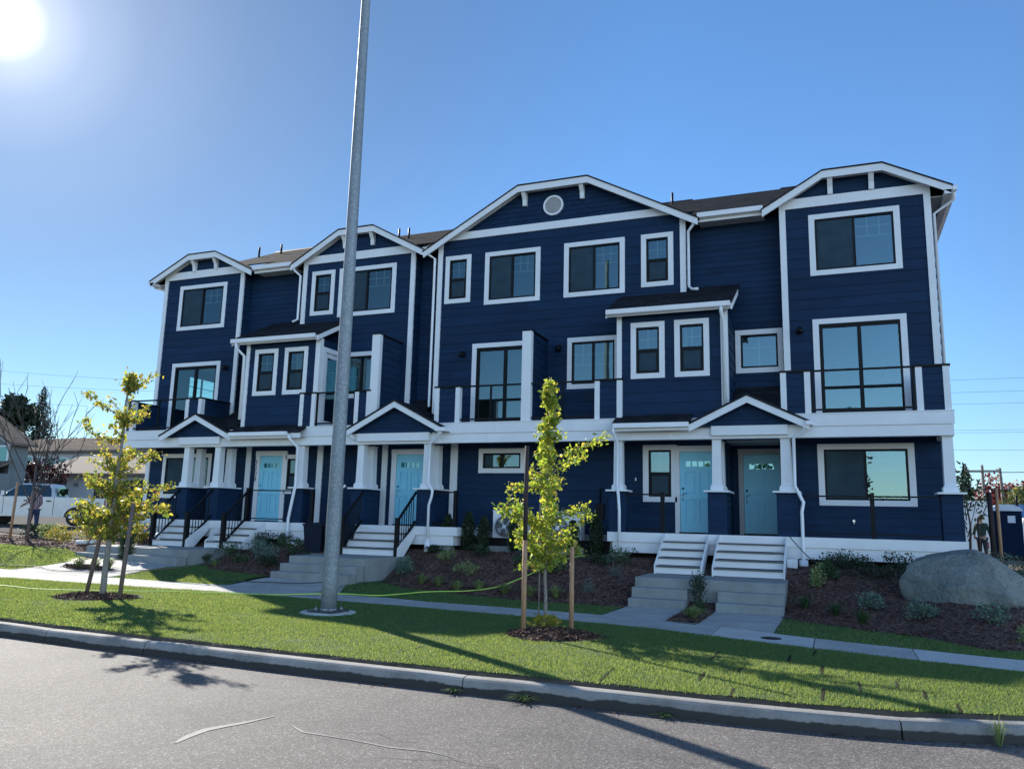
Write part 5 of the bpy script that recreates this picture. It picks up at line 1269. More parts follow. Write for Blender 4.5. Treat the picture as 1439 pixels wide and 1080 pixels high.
for x, y, r, h, m, l in ((-15.3, 17.75, .42, .42, 'shrub', 'round shrub nearest the white stairs on the left bed'), (-14.65, 17.9, .42, .40, 'shrubgrey', 'grey green round shrub in the middle of the left bed'),
                         (-14.05, 17.5, .38, .36, 'shrubgrey', 'grey green round shrub at the lower middle of the left bed'), (-13.72, 18.1, .42, .42, 'shrub', 'round shrub by the white curved drain on the left bed'),
                         (-15.1, 18.7, .32, .40, 'shrubdark', 'dark spiky shrub under the left porch skirt'), (-14.5, 18.75, .3, .38, 'shrubdark', 'dark spiky shrub beside the curved drain'),
                         (-14.53, 17.1, .3, .22, 'shrub', 'low shrub near the front of the left bed'), (-13.5, 16.9, .34, .26, 'shrubdark', 'dark low shrub near the middle concrete steps'),
                         (-15.9, 17.3, .24, .25, 'shrub', 'small shrub at the corner of the low concrete steps'), (-13.1, 17.6, .36, .3, 'shrubdark', 'dark low shrub tucked against the middle concrete steps')):
    shrub(x, y, r, h, m, l, gL, 560, .045)
tuft(-15.05, 16.75, .22, .2, 'shrubpale', 'pale grass tuft at the front of the left bed')
gR = 'shrubs on the bed beside the boulder'
for x, y, r, h, m, l in ((-.36, 17.3, .20, .42, 'shrubpale', 'variegated upright shrub by the white drain on the right bed'), (-.18, 17.75, .24, .36, 'shrub', 'green shrub just behind the variegated one'),
                         (.56, 15.93, .27, .32, 'shrubgrey', 'first round grey green shrub in front of the boulder'), (1.33, 15.34, .30, .30, 'shrubgrey', 'second round grey green shrub nearer the pavement'),
                         (2.26, 14.89, .28, .34, 'shrubgrey', 'frosty grey shrub at the right foot of the boulder'), (.45, 17.9, .36, .40, 'shrubdark', 'dark shrub under the right porch skirt'),
                         (.85, 17.7, .40, .46, 'shrubdark', 'darkest wide shrub left of the boulder'), (1.25, 18.3, .36, .44, 'shrubdark', 'dark shrub touching the left shoulder of the boulder'),
                         (-.1, 18.5, .45, .40, 'shrubdark', 'dark shrub behind the white drain'), (.2, 18.75, .4, .42, 'shrubdark', 'dark leafy shrub along the right porch skirt'),
                         (2.6, 13.9, .22, .22, 'shrubpale', 'pale leafy plant at the right frame edge near the pavement'), (3.7, 19.3, .45, .45, 'shrub', 'green shrub to the right behind the boulder'), (3.5, 21.5, .5, .5, 'shrubgrey', 'grey leaved shrub beyond the boulder')):
    shrub(x, y, r, h, m, l, gR, 560, .045)
for x, y, l in ((-.58, 16.18, 'thin dark grass tuft at the left of the right bed'), (-.05, 15.64, 'thin dark grass tuft in the middle of the right bed'), (.37, 15.07, 'thin dark grass tuft nearest the pavement on the right bed')):
    tuft(x, y, .24, .26, 'shrub', l, 'thin grass tufts on the right bed', 130)
shrub(-2.52, 16.22, .17, .78, 'shrubdark', 'tall narrow shrub with white flowers between the two concrete flights', None, 700, .04, lumps=16)
tuft(-2.36, 14.5, .30, .24, 'shrubpale', 'pale grass clump in the planted gap near the pavement', None, 420); tuft(-2.38, 15.35, .22, .25, 'shrub', 'thin grass clump in the planted gap behind the pale one', None, 180)
column_shrub(-17.85, 16.45, .20, .95, 'dense dark columnar shrub between the left concrete steps', None)
gF = 'shrubs on the far left bed'
for x, y, r, h, m, l in ((-27.0, 20.6, .55, .5, 'shrubdark', 'dark green shrub at the left frame edge'), (-25.9, 20.4, .45, .5, 'shrubpale', 'yellow green shrub left of the bare tree'),
                         (-23.4, 18.9, .42, .65, 'shrubgold', 'golden shrub by the bare tree stake'), (-24.3, 21.2, .42, .5, 'shrubdark', 'dark mound right of the standing man'),
                         (-20.9, 17.8, .42, .85, 'shrubgold', 'yellow flowering shrub left of the golden ginkgo'), (-19.3, 18.2, .32, .6, 'shrubgold', 'small golden shrub behind the golden ginkgo trunk'),
                         (-19.9, 19.2, .6, .75, 'shrubdark', 'dark shrub before the left end of the porch'), (-22.0, 20.8, .5, .5, 'shrubdark', 'dark shrub beyond the yellow one')):
    shrub(x, y, r, h, m, l, gF, 900, .06)
for x, y, l in ((-16.95, 14.72, 'pale grass clump in the left walkway island'), (-16.65, 14.85, 'taller pale grass clump at the right of the walkway island'), (-17.35, 14.6, 'small pale grass clump left of the others in the walkway island')):
    tuft(x, y, .3, .3, 'shrubpale', l, 'grass clumps in the left walkway island', 260)
tuft(1.22, 8.16, .14, .26, 'shrubpale', 'dry weed growing from the kerb foot at the right', None, 26, 'weed'); tuft(-3.75, 7.83, .14, .06, 'shrub', 'small green weed at the kerb joint', None, 60, 'weed'); tuft(-2.95, 7.80, .22, .08, 'shrub', 'spreading weed at the kerb foot right of the joint', None, 80, 'weed'); tuft(-1.55, 7.82, .14, .05, 'shrub', 'low weed at the kerb foot before the shadow', None, 50, 'weed')

# ------------------------------------------------------------------ boulder
def boulder():
    bm = bmesh.new(); bmesh.ops.create_icosphere(bm, subdivisions=5, radius=1)
    from mathutils import noise as mn
    for v in bm.verts:
        p = v.co.normalized(); q = p.copy()
        d = 1.03+.12*mn.noise(p*1.3+Vector((3, 1, 7)))+.10*abs(mn.noise(p*2.2+Vector((1, 5, 2))))+.06*abs(mn.noise(p*4.2))+.03*abs(mn.noise(p*9))+.012*mn.noise(p*22)
        # flatten with a few cutting planes for a faceted look
        co = p*d
        for nn, dd in ((Vector((-.62, -.55, .56)), .80), (Vector((-.15, -.82, .55)), .84), (Vector((.35, -.75, .56)), .80), (Vector((.62, -.1, .78)), .76), (Vector((-.45, .0, .89)), .90), (Vector((-.85, -.5, -.1)), .90), (Vector((.85, -.5, .1)), .92), (Vector((-.35, -.93, -.12)), .9), (Vector((.1, -.3, .95)), .93)):
            nn = nn.normalized(); k = co.dot(nn)-dd
            if k > 0: co -= nn*k*.93
        v.co = Vector((co.x*1.18, co.y*.92, co.z*.80))
    me = bpy.data.meshes.new('boulder'); bm.to_mesh(me); bm.free()
    me.polygons.foreach_set('use_smooth', [True]*len(me.polygons))
    m, t, b = nodes('weathered_boulder_stone')
    n = noise(t, 1.6, 6, .65); n2 = noise(t, 14, 4, .7); n3 = noise(t, 3.3, 3, dist=1.5)
    r = ramp2(t, n.outputs['Fac'], [(.3, (.11, .125, .12)), (.55, (.19, .205, .19)), (.75, (.27, .275, .25))])
    r2 = ramp2(t, n2.outputs['Fac'], [(.35, (.8, .8, .8)), (.7, (1.15, 1.15, 1.12))]); r3 = ramp2(t, n3.outputs['Fac'], [(.70, (0, 0, 0)), (.76, (.6, .6, .6))])
    a = t.nodes.new('ShaderNodeMix'); a.data_type = 'RGBA'; a.blend_type = 'MULTIPLY'; a.inputs['Factor'].default_value = 1
    t.links.new(r.outputs[0], a.inputs['A']); t.links.new(r2.outputs[0], a.inputs['B'])
    a2 = t.nodes.new('ShaderNodeMix'); a2.data_type = 'RGBA'; t.links.new(r3.outputs[0], a2.inputs['Factor']); t.links.new(a.outputs['Result'], a2.inputs['A']); a2.inputs['B'].default_value = (.42, .43, .38, 1)
    t.links.new(a2.outputs['Result'], b.inputs['Base Color']); b.inputs['Roughness'].default_value = .85
    vo = t.nodes.new('ShaderNodeTexVoronoi'); vo.feature = 'DISTANCE_TO_EDGE'; vo.inputs['Scale'].default_value = 1.15; c_ = t.nodes.new('ShaderNodeTexCoord'); wn = noise(t, 2.2, 4, .6)
    mxv = t.nodes.new('ShaderNodeVectorMath'); mxv.operation = 'ADD'; t.links.new(c_.outputs['Object'], mxv.inputs[0]); t.links.new(wn.outputs['Color'], mxv.inputs[1]); t.links.new(mxv.outputs[0], vo.inputs['Vector'])
    ck = t.nodes.new('ShaderNodeMapRange'); ck.inputs['From Max'].default_value = .05; t.links.new(vo.outputs['Distance'], ck.inputs['Value'])
    p = bump(t, b, n.outputs['Fac'], .8, .2); p = bump(t, b, ck.outputs[0], .45, .04, p); bump(t, b, n2.outputs['Fac'], .6, .03, p)
    me.materials.append(m)
    o = bpy.data.objects.new('boulder', me); col.objects.link(o); o.location = (2.33, 16.85, .68); o.rotation_euler = (0, rad(8), rad(20))
    tag(o, 'large rounded grey boulder at the right end of the planting bed', 'boulder')
boulder()

# ------------------------------------------------------------------ wall units (heat pumps), bins
def heatpump(x, y, z, label):
    t = thing('heat_pump', label, 'air conditioner', (x, y, z), 'outdoor units on the navy wall')
    w2, d2, h = .475, .17, .84
    bd = MB().box(x-w2, y-d2, z+.06, x+w2, y+d2, z+.06+h).build('casing', M['white'], t)
    MB().box(x-w2-.012, y-d2-.012, z+.061+h, x+w2+.012, y+d2+.012, z+.085+h).build('lid', M['white'], t)
    cx, cz = x-.14, z+.50
    MB().disc_y(cx, y-d2-.004, cz, .27, .003, 32).build('fan_opening', M['black'], t)
    g = MB()
    for r in (.06, .10, .14, .18, .22, .26, .285): g.ring_y(cx, y-d2-.03, cz, r-.004, r+.004, .008, 28)
    for k in range(8):
        a = k*PI/4; g.tube([(cx+.05*math.cos(a), y-d2-.03, cz+.05*math.sin(a)), (cx+.285*math.cos(a), y-d2-.028, cz+.285*math.sin(a))], .004, 4)
    g.build('fan_guard', M['grill'], t)
    MB().disc_y(cx, y-d2-.036, cz, .052, .012, 20).build('hub', M['white'], t)
    bl = MB()
    for k in range(4):
        a = k*PI/2+.4; bl.hexa([(cx+.04*math.cos(a), y-d2-.012, cz+.04*math.sin(a)), (cx+.04*math.cos(a+.4), y-d2-.012, cz+.04*math.sin(a+.4)), (cx+.235*math.cos(a+.55), y-d2-.010, cz+.235*math.sin(a+.55)), (cx+.235*math.cos(a-.2), y-d2-.010, cz+.235*math.sin(a-.2)),
                 (cx+.04*math.cos(a), y-d2-.008, cz+.04*math.sin(a)), (cx+.04*math.cos(a+.4), y-d2-.008, cz+.04*math.sin(a+.4)), (cx+.235*math.cos(a+.55), y-d2-.006, cz+.235*math.sin(a+.55)), (cx+.235*math.cos(a-.2), y-d2-.006, cz+.235*math.sin(a-.2))])
    bl.build('fan_blade', M['grill'], t)
    for sx in (-.33, .33): MB().box(x+sx-.03, y-d2-.03, z, x+sx+.03, y+d2+.03, z+.06).build('foot', M['grill'], t)
    s = MB()
    for k in range(7): s.box(x+w2-.30+k*.035, y-d2-.004, z+.2, x+w2-.288+k*.035, y-d2, z+.72)
    s.build('louvre', M['grill'], t)
MB().box(-8.5, 19.3, .8, -5.85, 20.25, 1.14).build('walkway', 'concstep')['kind'] = 'structure'
heatpump(-7.94, 19.78, 1.14, 'white fan unit on the navy wall left of the young tree, round fan showing')
heatpump(-6.46, 19.78, 1.14, 'white fan unit on the navy wall half hidden behind the right of the tree crown')
mb = MB().box(-5.75, 20.2, 1.9, -5.55, 20.27, 2.3).tube([(-5.65, 20.22, 2.3), (-5.65, 20.22, 2.65), (-5.58, 20.2, 2.7)], .02, 6).tube([(-5.7, 20.22, 1.9), (-5.95, 20.1, 1.7)], .015, 6)
part('electrical_disconnect', mb, 'black')
M['binblue'] = simple('dark_blue_plastic', (.006, .012, .026), .6, .15, 3, spec=.2)
def bin_(x, y, label):
    z = .82; t = thing('waste_bin', label, 'bin', (x, y, z), 'dark bins on the concrete landing')
    MB().taper(x, y, z+.02, z+.72, .24, .24, .30, .30).build('body', M['binblue'], t)
    MB().box(x-.32, y-.32, z+.72, x+.32, y+.33, z+.765).prism([(y-.30, z+.766), (y+.30, z+.766), (y+.2, z+.80), (y-.2, z+.80)], 'x', x-.28, x+.28).build('lid', M['binblue'], t)
    for s in (-1, 1): MB().tube([(x+s*.22, y+.2, z+.09), (x+s*.27, y+.2, z+.09)], .09, 14).build('wheel', M['black'], t)
bin_(-13.05, 18.4, 'dark square bin on the landing at the left of the tall steel pole'); bin_(-12.38, 18.4, 'dark square bin on the landing at the right of the tall steel pole')
MB().box(-13.4, 17.9, .3, -12.5, 18.95, .815).build('walkway', 'concstep')['kind'] = 'structure'

# ------------------------------------------------------------------ garden hoses
def mkm(name, c, r=.45): M[name] = simple(name, c, r, .08, 4, bmp=0)
mkm('hose_green_plastic', (.42, .62, .10)); mkm('hose_dark_plastic', (.03, .045, .04)); mkm('hose_brown_plastic', (.16, .10, .08))
def hose(pts, mat, label, r=.011):
    P = [Vector((x, y, (z if z is not None else Tz(x, y)+.05))) for x, y, z in pts]
    # smooth by Catmull-Rom
    out = []
    for i in range(len(P)-1):
        a, b, c, d = P[max(0, i-1)], P[i], P[i+1], P[min(len(P)-1, i+2)]
        for k in range(5):
            t = k/5; out.append(.5*((2*b)+(c-a)*t+(2*a-5*b+4*c-d)*t*t+(3*b-a-3*c+d)*t**3))
    out.append(P[-1]); return tag(MB().tube(out, r, 6).build('garden_hose', mat), label, 'hose', 'garden hoses')
hose([(-20.5, 10.6, None), (-17.0, 10.9, None), (-15.22, 11.08, None), (-14.26, 11.12, None), (-13.56, 11.48, None), (-12.84, 12.02, None), (-12.2, 12.53, None), (-11.25, 12.95, None), (-10.46, 13.31, None), (-10.07, 13.83, None), (-9.6, 14.35, None), (-8.82, 14.5, None), (-8.52, 14.96, None), (-8.21, 15.71, None), (-7.53, 16.28, None), (-7.0, 16.7, None), (-6.65, 17.23, None), (-6.31, 17.78, None), (-5.96, 18.45, None), (-5.62, 19.1, None)],
     'hose_green_plastic', 'bright green hose running over the grass and up the middle bed', .013)
hose([(-13.4, 14.75, None), (-12.6, 14.95, None), (-11.94, 15.12, None), (-11.32, 15.25, None), (-10.79, 15.9, None), (-10.3, 16.3, None), (-9.9, 17.4, None), (-9.2, 18.5, None)], 'hose_dark_plastic', 'dark green hose lying across the walkway behind the steel pole')
hose([(-21.5, 13.2, None), (-19.09, 13.75, None), (-18.16, 14.1, None), (-17.32, 13.91, None), (-16.53, 14.2, None), (-16.0, 14.6, None), (-15.3, 15.2, None), (-15.1, 15.9, None)], 'hose_brown_plastic', 'brown hose curling beside the far left walkway')
hose([(-.95, 18.9, 1.62), (-.8, 18.6, 1.45), (-.5, 18.4, 1.15), (-.1, 18.2, .95), (.2, 18.0, .9), (.8, 17.5, None)], 'hose_dark_plastic', 'black hose hanging from the right porch edge into the bed')

# ------------------------------------------------------------------ far trees
def fartree(x, y, h, r, mat, label, kind='round', n=2600, trunk=.25, group=None, name='tree', size=.35, z=None, lo=.25):
    z = Tz(x, y) if z is None else z
    t = thing(name, label, 'tree', (x, y, z), group)
    if kind == 'cone':
        q = RNG.uniform(0, 1, n)**.75; hh = z+h*(lo*.5+(1-lo*.5)*q); a = RNG.uniform(0, 2*PI, n)
        tier = .72+.28*np.cos(q*h*2.6+1.5*np.sin(a*2)); rad_ = r*(1-q)**.85*tier*RNG.uniform(.12, 1.08, n)*(.82+.30*np.sin(a*3+q*23))+.04
        P = np.stack([x+np.cos(a)*rad_, y+np.sin(a)*rad_, hh-rad_*.25], -1); out = np.stack([np.cos(a), np.sin(a), np.full(n, -.25)], -1)
    else:
        P = blobpts(n, (x, y, z+h*(.5+lo*.5)), (r, r, h*(1-lo)*.5), lumps=20, lr=.42); out = P-np.array([x, y, z+h*.4])
    out /= np.linalg.norm(out, axis=1)[:, None]
    sz = size*RNG.uniform(.6, 1.25, n)*(np.clip(1.25-q, .25, 1) if kind == 'cone' else 1)
    V, F = leaves(P, sz, TRI if kind == 'cone' else OVAL, out, .5 if kind == 'cone' else .2)
    fastmesh('crown', V, F, mat, t, (x, y, z))
    m = MB().tube([(x, y, z-.2), (x+.1, y, z+h*.4), (x, y, z+h*(.92 if kind == 'cone' else .7))], [trunk, trunk*.7, trunk*.15], 8)
    if kind != 'cone':
        for k in range(7):
            a = k*.9; m.tube([(x, y, z+h*(.25+.04*k)), (x+math.cos(a)*r*.5, y+math.sin(a)*r*.5, z+h*(.45+.04*k)), (x+math.cos(a)*r*.8, y+math.sin(a)*r*.8, z+h*(.6+.04*k))], [trunk*.4, trunk*.22, .02], 5)
    m.build('trunk', M['barkdark'], t); return t
fartree(-106.0, 80, 17.6, 5.6, 'conifer', 'tall pointed dark conifer behind the brown roofs at the far left', 'cone', 7000, .3, size=.5)
fartree(-111.3, 80, 16.6, 2.7, 'conifer', 'dark rounded evergreen left of the pointed conifer', 'round', 2600, .35, size=.75, lo=.62)
fartree(-112.5, 78, 12.5, 4.2, 'yelleaf', 'yellow green tree below the dark rounded evergreen', 'round', 2600, .3, size=.7)
fartree(-104.5, 84, 11.5, 3.0, 'decid', 'dull green tree right of the pointed conifer base', 'round', 1500, .3, size=.7)
for i, (x, h) in enumerate(((-96, 10.2), (-92, 9.6), (-88, 10.4), (-84, 9.7))):
    fartree(x, 100, h+2.2, 2.2, 'conifer', ('first', 'second', 'third', 'last')[i]+' treetop from the left showing over the long brown roof', 'cone', 700, .3, 'treetops over the brown roof', size=.7)
fartree(-55.2, 42.5, 4.3, 1.7, 'maroon', 'dark red leaved tree between the gabled house and the pickup', 'round', 1600, .12, size=.22, lo=.2)
fartree(13.6, 100, 8.6, 2.2, 'conifer', 'pointed evergreen just right of the house corner', 'cone', 1800, .3, size=.6)
fartree(11.9, 62, 4.6, 1.9, 'decid', 'bushy olive tree right of the last porch column', 'round', 2200, .2, size=.3, lo=.1)
fartree(15.4, 92, 6.6, 2.9, 'redleaf', 'bright red autumn tree behind the utility poles', 'round', 2600, .2, size=.4, lo=.1)
fartree(18.4, 96, 6.4, 2.4, 'redleaf', 'red tree partly behind the right utility pole', 'round', 1800, .2, size=.4, lo=.1)
fartree(14.3, 76, 4.6, 1.7, 'yelleaf', 'yellowish tree between the two utility poles', 'round', 1500, .2, size=.35, lo=.1)
fartree(18.9, 88, 10.2, 3.9, 'conifer', 'large dark cedar at the right edge of the photo', 'cone', 4200, .4, size=.55)
fartree(17.2, 94, 5.6, 2.6, 'decid', 'dark green tree under the large cedar', 'round', 1800, .3, size=.4, lo=.1)
fartree(22.5, 90, 8.8, 3.6, 'decid', 'green tree beyond the right frame edge', 'round', 1800, .3, size=.5, lo=.1)
fartree(3.93, 29.3, 3.3, .75, 'decid', 'small staked tree with sparse leaves right of the house', 'round', 420, .045, name='young_tree', size=.13, lo=.42)
stake(3.62, 29.2, 1.75, 'wooddark', 'dark stake left of the small tree beyond the boulder', .045); stake(4.25, 29.3, 1.55, 'wooddark', 'thin dark stake right of the small tree beyond the boulder', .03)
# bare young tree at the far left with its stakes
def baretree(x, y, h):
    z = Tz(x, y); t = thing('bare_tree', 'leafless young tree with thin upright twigs beside the standing man', 'tree', (x, y, z)); rr = random.Random(3)
    MB().tube([(x, y, z-.1), (x+.05, y, z+1.2), (x+.02, y, z+2.6)], [.06, .05, .035], 8)
    br = MB(); br.tube([(x, y, z-.1), (x+.05, y, z+1.2), (x+.02, y, z+2.6)], [.06, .05, .035], 8)
    def grow(p, d, L, r, lev):
        pts = [p]; q = p
        for j in range(5):
            d = (d+Vector((rr.uniform(-.1, .1), rr.uniform(-.1, .1), .06))).normalized(); q = q+d*(L/5); pts.append(q)
            if lev < 2 and j > 0 and rr.random() < .75:
                dd = (d+Vector((rr.uniform(-.7, .7), rr.uniform(-.7, .7), .1))).normalized(); grow(q, dd, L*.45, r*.5, lev+1)
        br.tube(pts, [r*(1-.8*j/5)+.004 for j in range(6)], 5, smooth=False)
    for k in range(13):
        f = rr.uniform(.9, 2.6); a = rr.choice((25, 205, 60, 240, 120, 300))*PI/180+rr.uniform(-.5, .5); up = rr.uniform(.9, 2.4)
        grow(Vector((x+.04, y, z+f)), Vector((math.cos(a), math.sin(a), up)).normalized(), rr.uniform(1.4, h-f-.2), .02, 0)
    br.build('trunk', M['barkdark'], t)
baretree(-25.9, 19.6, 5.5)
stake(-26.35, 19.3, 1.95, 'wood', 'reddish stake left of the leafless tree', .045, (.05, 0)); stake(-25.35, 19.2, 1.7, 'woodgrey', 'grey stake right of the leafless tree in front of the man', .05)
fartree(1.4, -24, 11, 2.6, 'conifer', 'dark conifer across the road, seen only as a reflection in the lower right window', 'cone', 2600, .3, size=.4)
fartree(-5.5, -30, 8.0, 3.2, 'decid', 'leafy tree across the road, seen only as a window reflection', 'round', 1400, .3, size=.4)

# ------------------------------------------------------------------ neighbouring houses at the left
mkm('greyhouse', (.16, .18, .18), .8); mkm('palehouse', (.42, .45, .49), .8); mkm('stucco', (.40, .39, .38), .8); mkm('tanroof', (.15, .125, .10), .95); M['parking'] = simple('parking_asphalt', (.085, .083, .08), 1.0, .15, 3, spec=.05); mkm('darkopen', (.02, .025, .03), .5)
def at_(mb, name, mat, par): return mb.build(name, M[mat], par)
h1 = thing('gabled_house', 'dark grey gabled house with white window at the left edge', 'house', (-57, 42, 1.0))
w_ = MB().box(-61, 38, .6, -52.9, 39.3, 6.35).prism([(-61, 6.35), (-52.9, 6.35), (-56.9, 8.4)], 'y', 38, 39.3); at_(w_, 'wall', 'greyhouse', h1)
at_(MB().prism([(-61.6, 6.05), (-56.9, 8.45), (-52.3, 6.12), (-52.3, 6.28), (-56.9, 8.65), (-61.6, 6.22)], 'y', 37.5, 39.6), 'roof', 'shinglebrown', h1)
at_(MB().prism([(-61.6, 5.95), (-56.9, 8.35), (-52.3, 6.02), (-52.3, 6.12), (-56.9, 8.45), (-61.6, 6.05)], 'y', 37.46, 37.5), 'barge_board', 'stucco', h1)
f_ = at_(MB().box(-54.6, 37.9, 4.95, -53.05, 38, 6.15), 'window', 'white', h1); MB().box(-54.5, 37.88, 5.05, -53.15, 37.9, 6.05).build('pane', M['glass'], f_)
at_(MB().prism([(36.0, 4.1), (38.0, 4.95), (38.0, 5.1), (36.0, 4.25)], 'x', -61, -52.4), 'lower_roof', 'shinglebrown', h1)
at_(MB().box(-61, 36.4, .6, -52.6, 38, 4.15), 'garage_wall', 'greyhouse', h1); at_(MB().box(-59.5, 36.35, .7, -55, 36.4, 3.2), 'garage_door', 'darkopen', h1)
h2 = thing('motel', 'long two storey pale building with brown roof and windows on the upper floor', 'apartment building', (-72, 60, 1.0))
at_(MB().box(-82, 58, .6, -60, 67, 7.75), 'wall', 'palehouse', h2)
at_(MB().prism([(57.2, 7.55), (62.5, 9.35), (67.8, 7.55), (67.8, 7.75), (62.5, 9.6), (57.2, 7.75)], 'x', -82.6, -59.4), 'roof', 'shinglebrown', h2)
for a, b, c, d in ((-79.6, -77.2, 5.9, 7.3), (-76.8, -75.9, 4.6, 7.2), (-75.3, -73.8, 5.9, 7.2), (-73.4, -72.2, 4.6, 7.1), (-70.6, -68.9, 5.8, 6.9), (-67.5, -66.2, 5.8, 6.9), (-65, -64, 4.6, 7.0)):
    f_ = at_(MB().box(a, 57.92, c, b, 58, d), 'window', 'white', h2); MB().box(a+.1, 57.89, c+.1, b-.1, 57.92, d-.1).build('pane', M['glass'], f_)
at_(MB().box(-82, 56.6, 4.3, -70, 58, 4.45).box(-82, 56.6, 5.3, -70, 56.64, 5.36), 'balcony', 'greyhouse', h2)
bal = MB()
for k in range(48): bal.box(-82+k*.25, 56.6, 4.45, -81.97+k*.25, 56.63, 5.3)
at_(bal, 'balcony_railing', 'palehouse', h2)
h3 = thing('low_building', 'low pale building with tan roof behind the pickup and golden ginkgo', 'building', (-52, 47, 1.0))
at_(MB().box(-60, 46, .6, -44, 54, 4.6), 'wall', 'palehouse', h3)
at_(MB().prism([(45.2, 4.5), (50, 6.2), (54.8, 4.5), (54.8, 4.7), (50, 6.45), (45.2, 4.68)], 'x', -60.8, -43.2), 'roof', 'tanroof', h3)
for a, b, c, d in ((-58.6, -57.1, 1.2, 4.1), (-53.9, -51.6, 2.0, 4.0), (-50.6, -48.4, 1.9, 4.2), (-47.4, -45.8, 2.0, 4.0)):
    at_(MB().box(a, 45.93, c, b, 46, d), 'window', 'darkopen', h3)
at_(MB().box(-56.1, 45.85, 3.7, -55.8, 46, 3.95), 'wall_lamp', 'greyhouse', h3)
grid('parking_lot', 'parking', np.linspace(-70, -22.5, 50), lambda X: ip(X, [(-70, 21.6), (-26, 21.6), (-22.5, 21.6)]), cst(45), 20, .02)
# small white retaining edge and fallen white pipe by the far left bed
tag(MB().tube([(-21.26, 17.71, .84), (-20.76, 17.95, .87)], .06, 12).build('white_pipe', M['white']), 'short white pipe lying on the mulch left of the golden ginkgo', 'pipe')

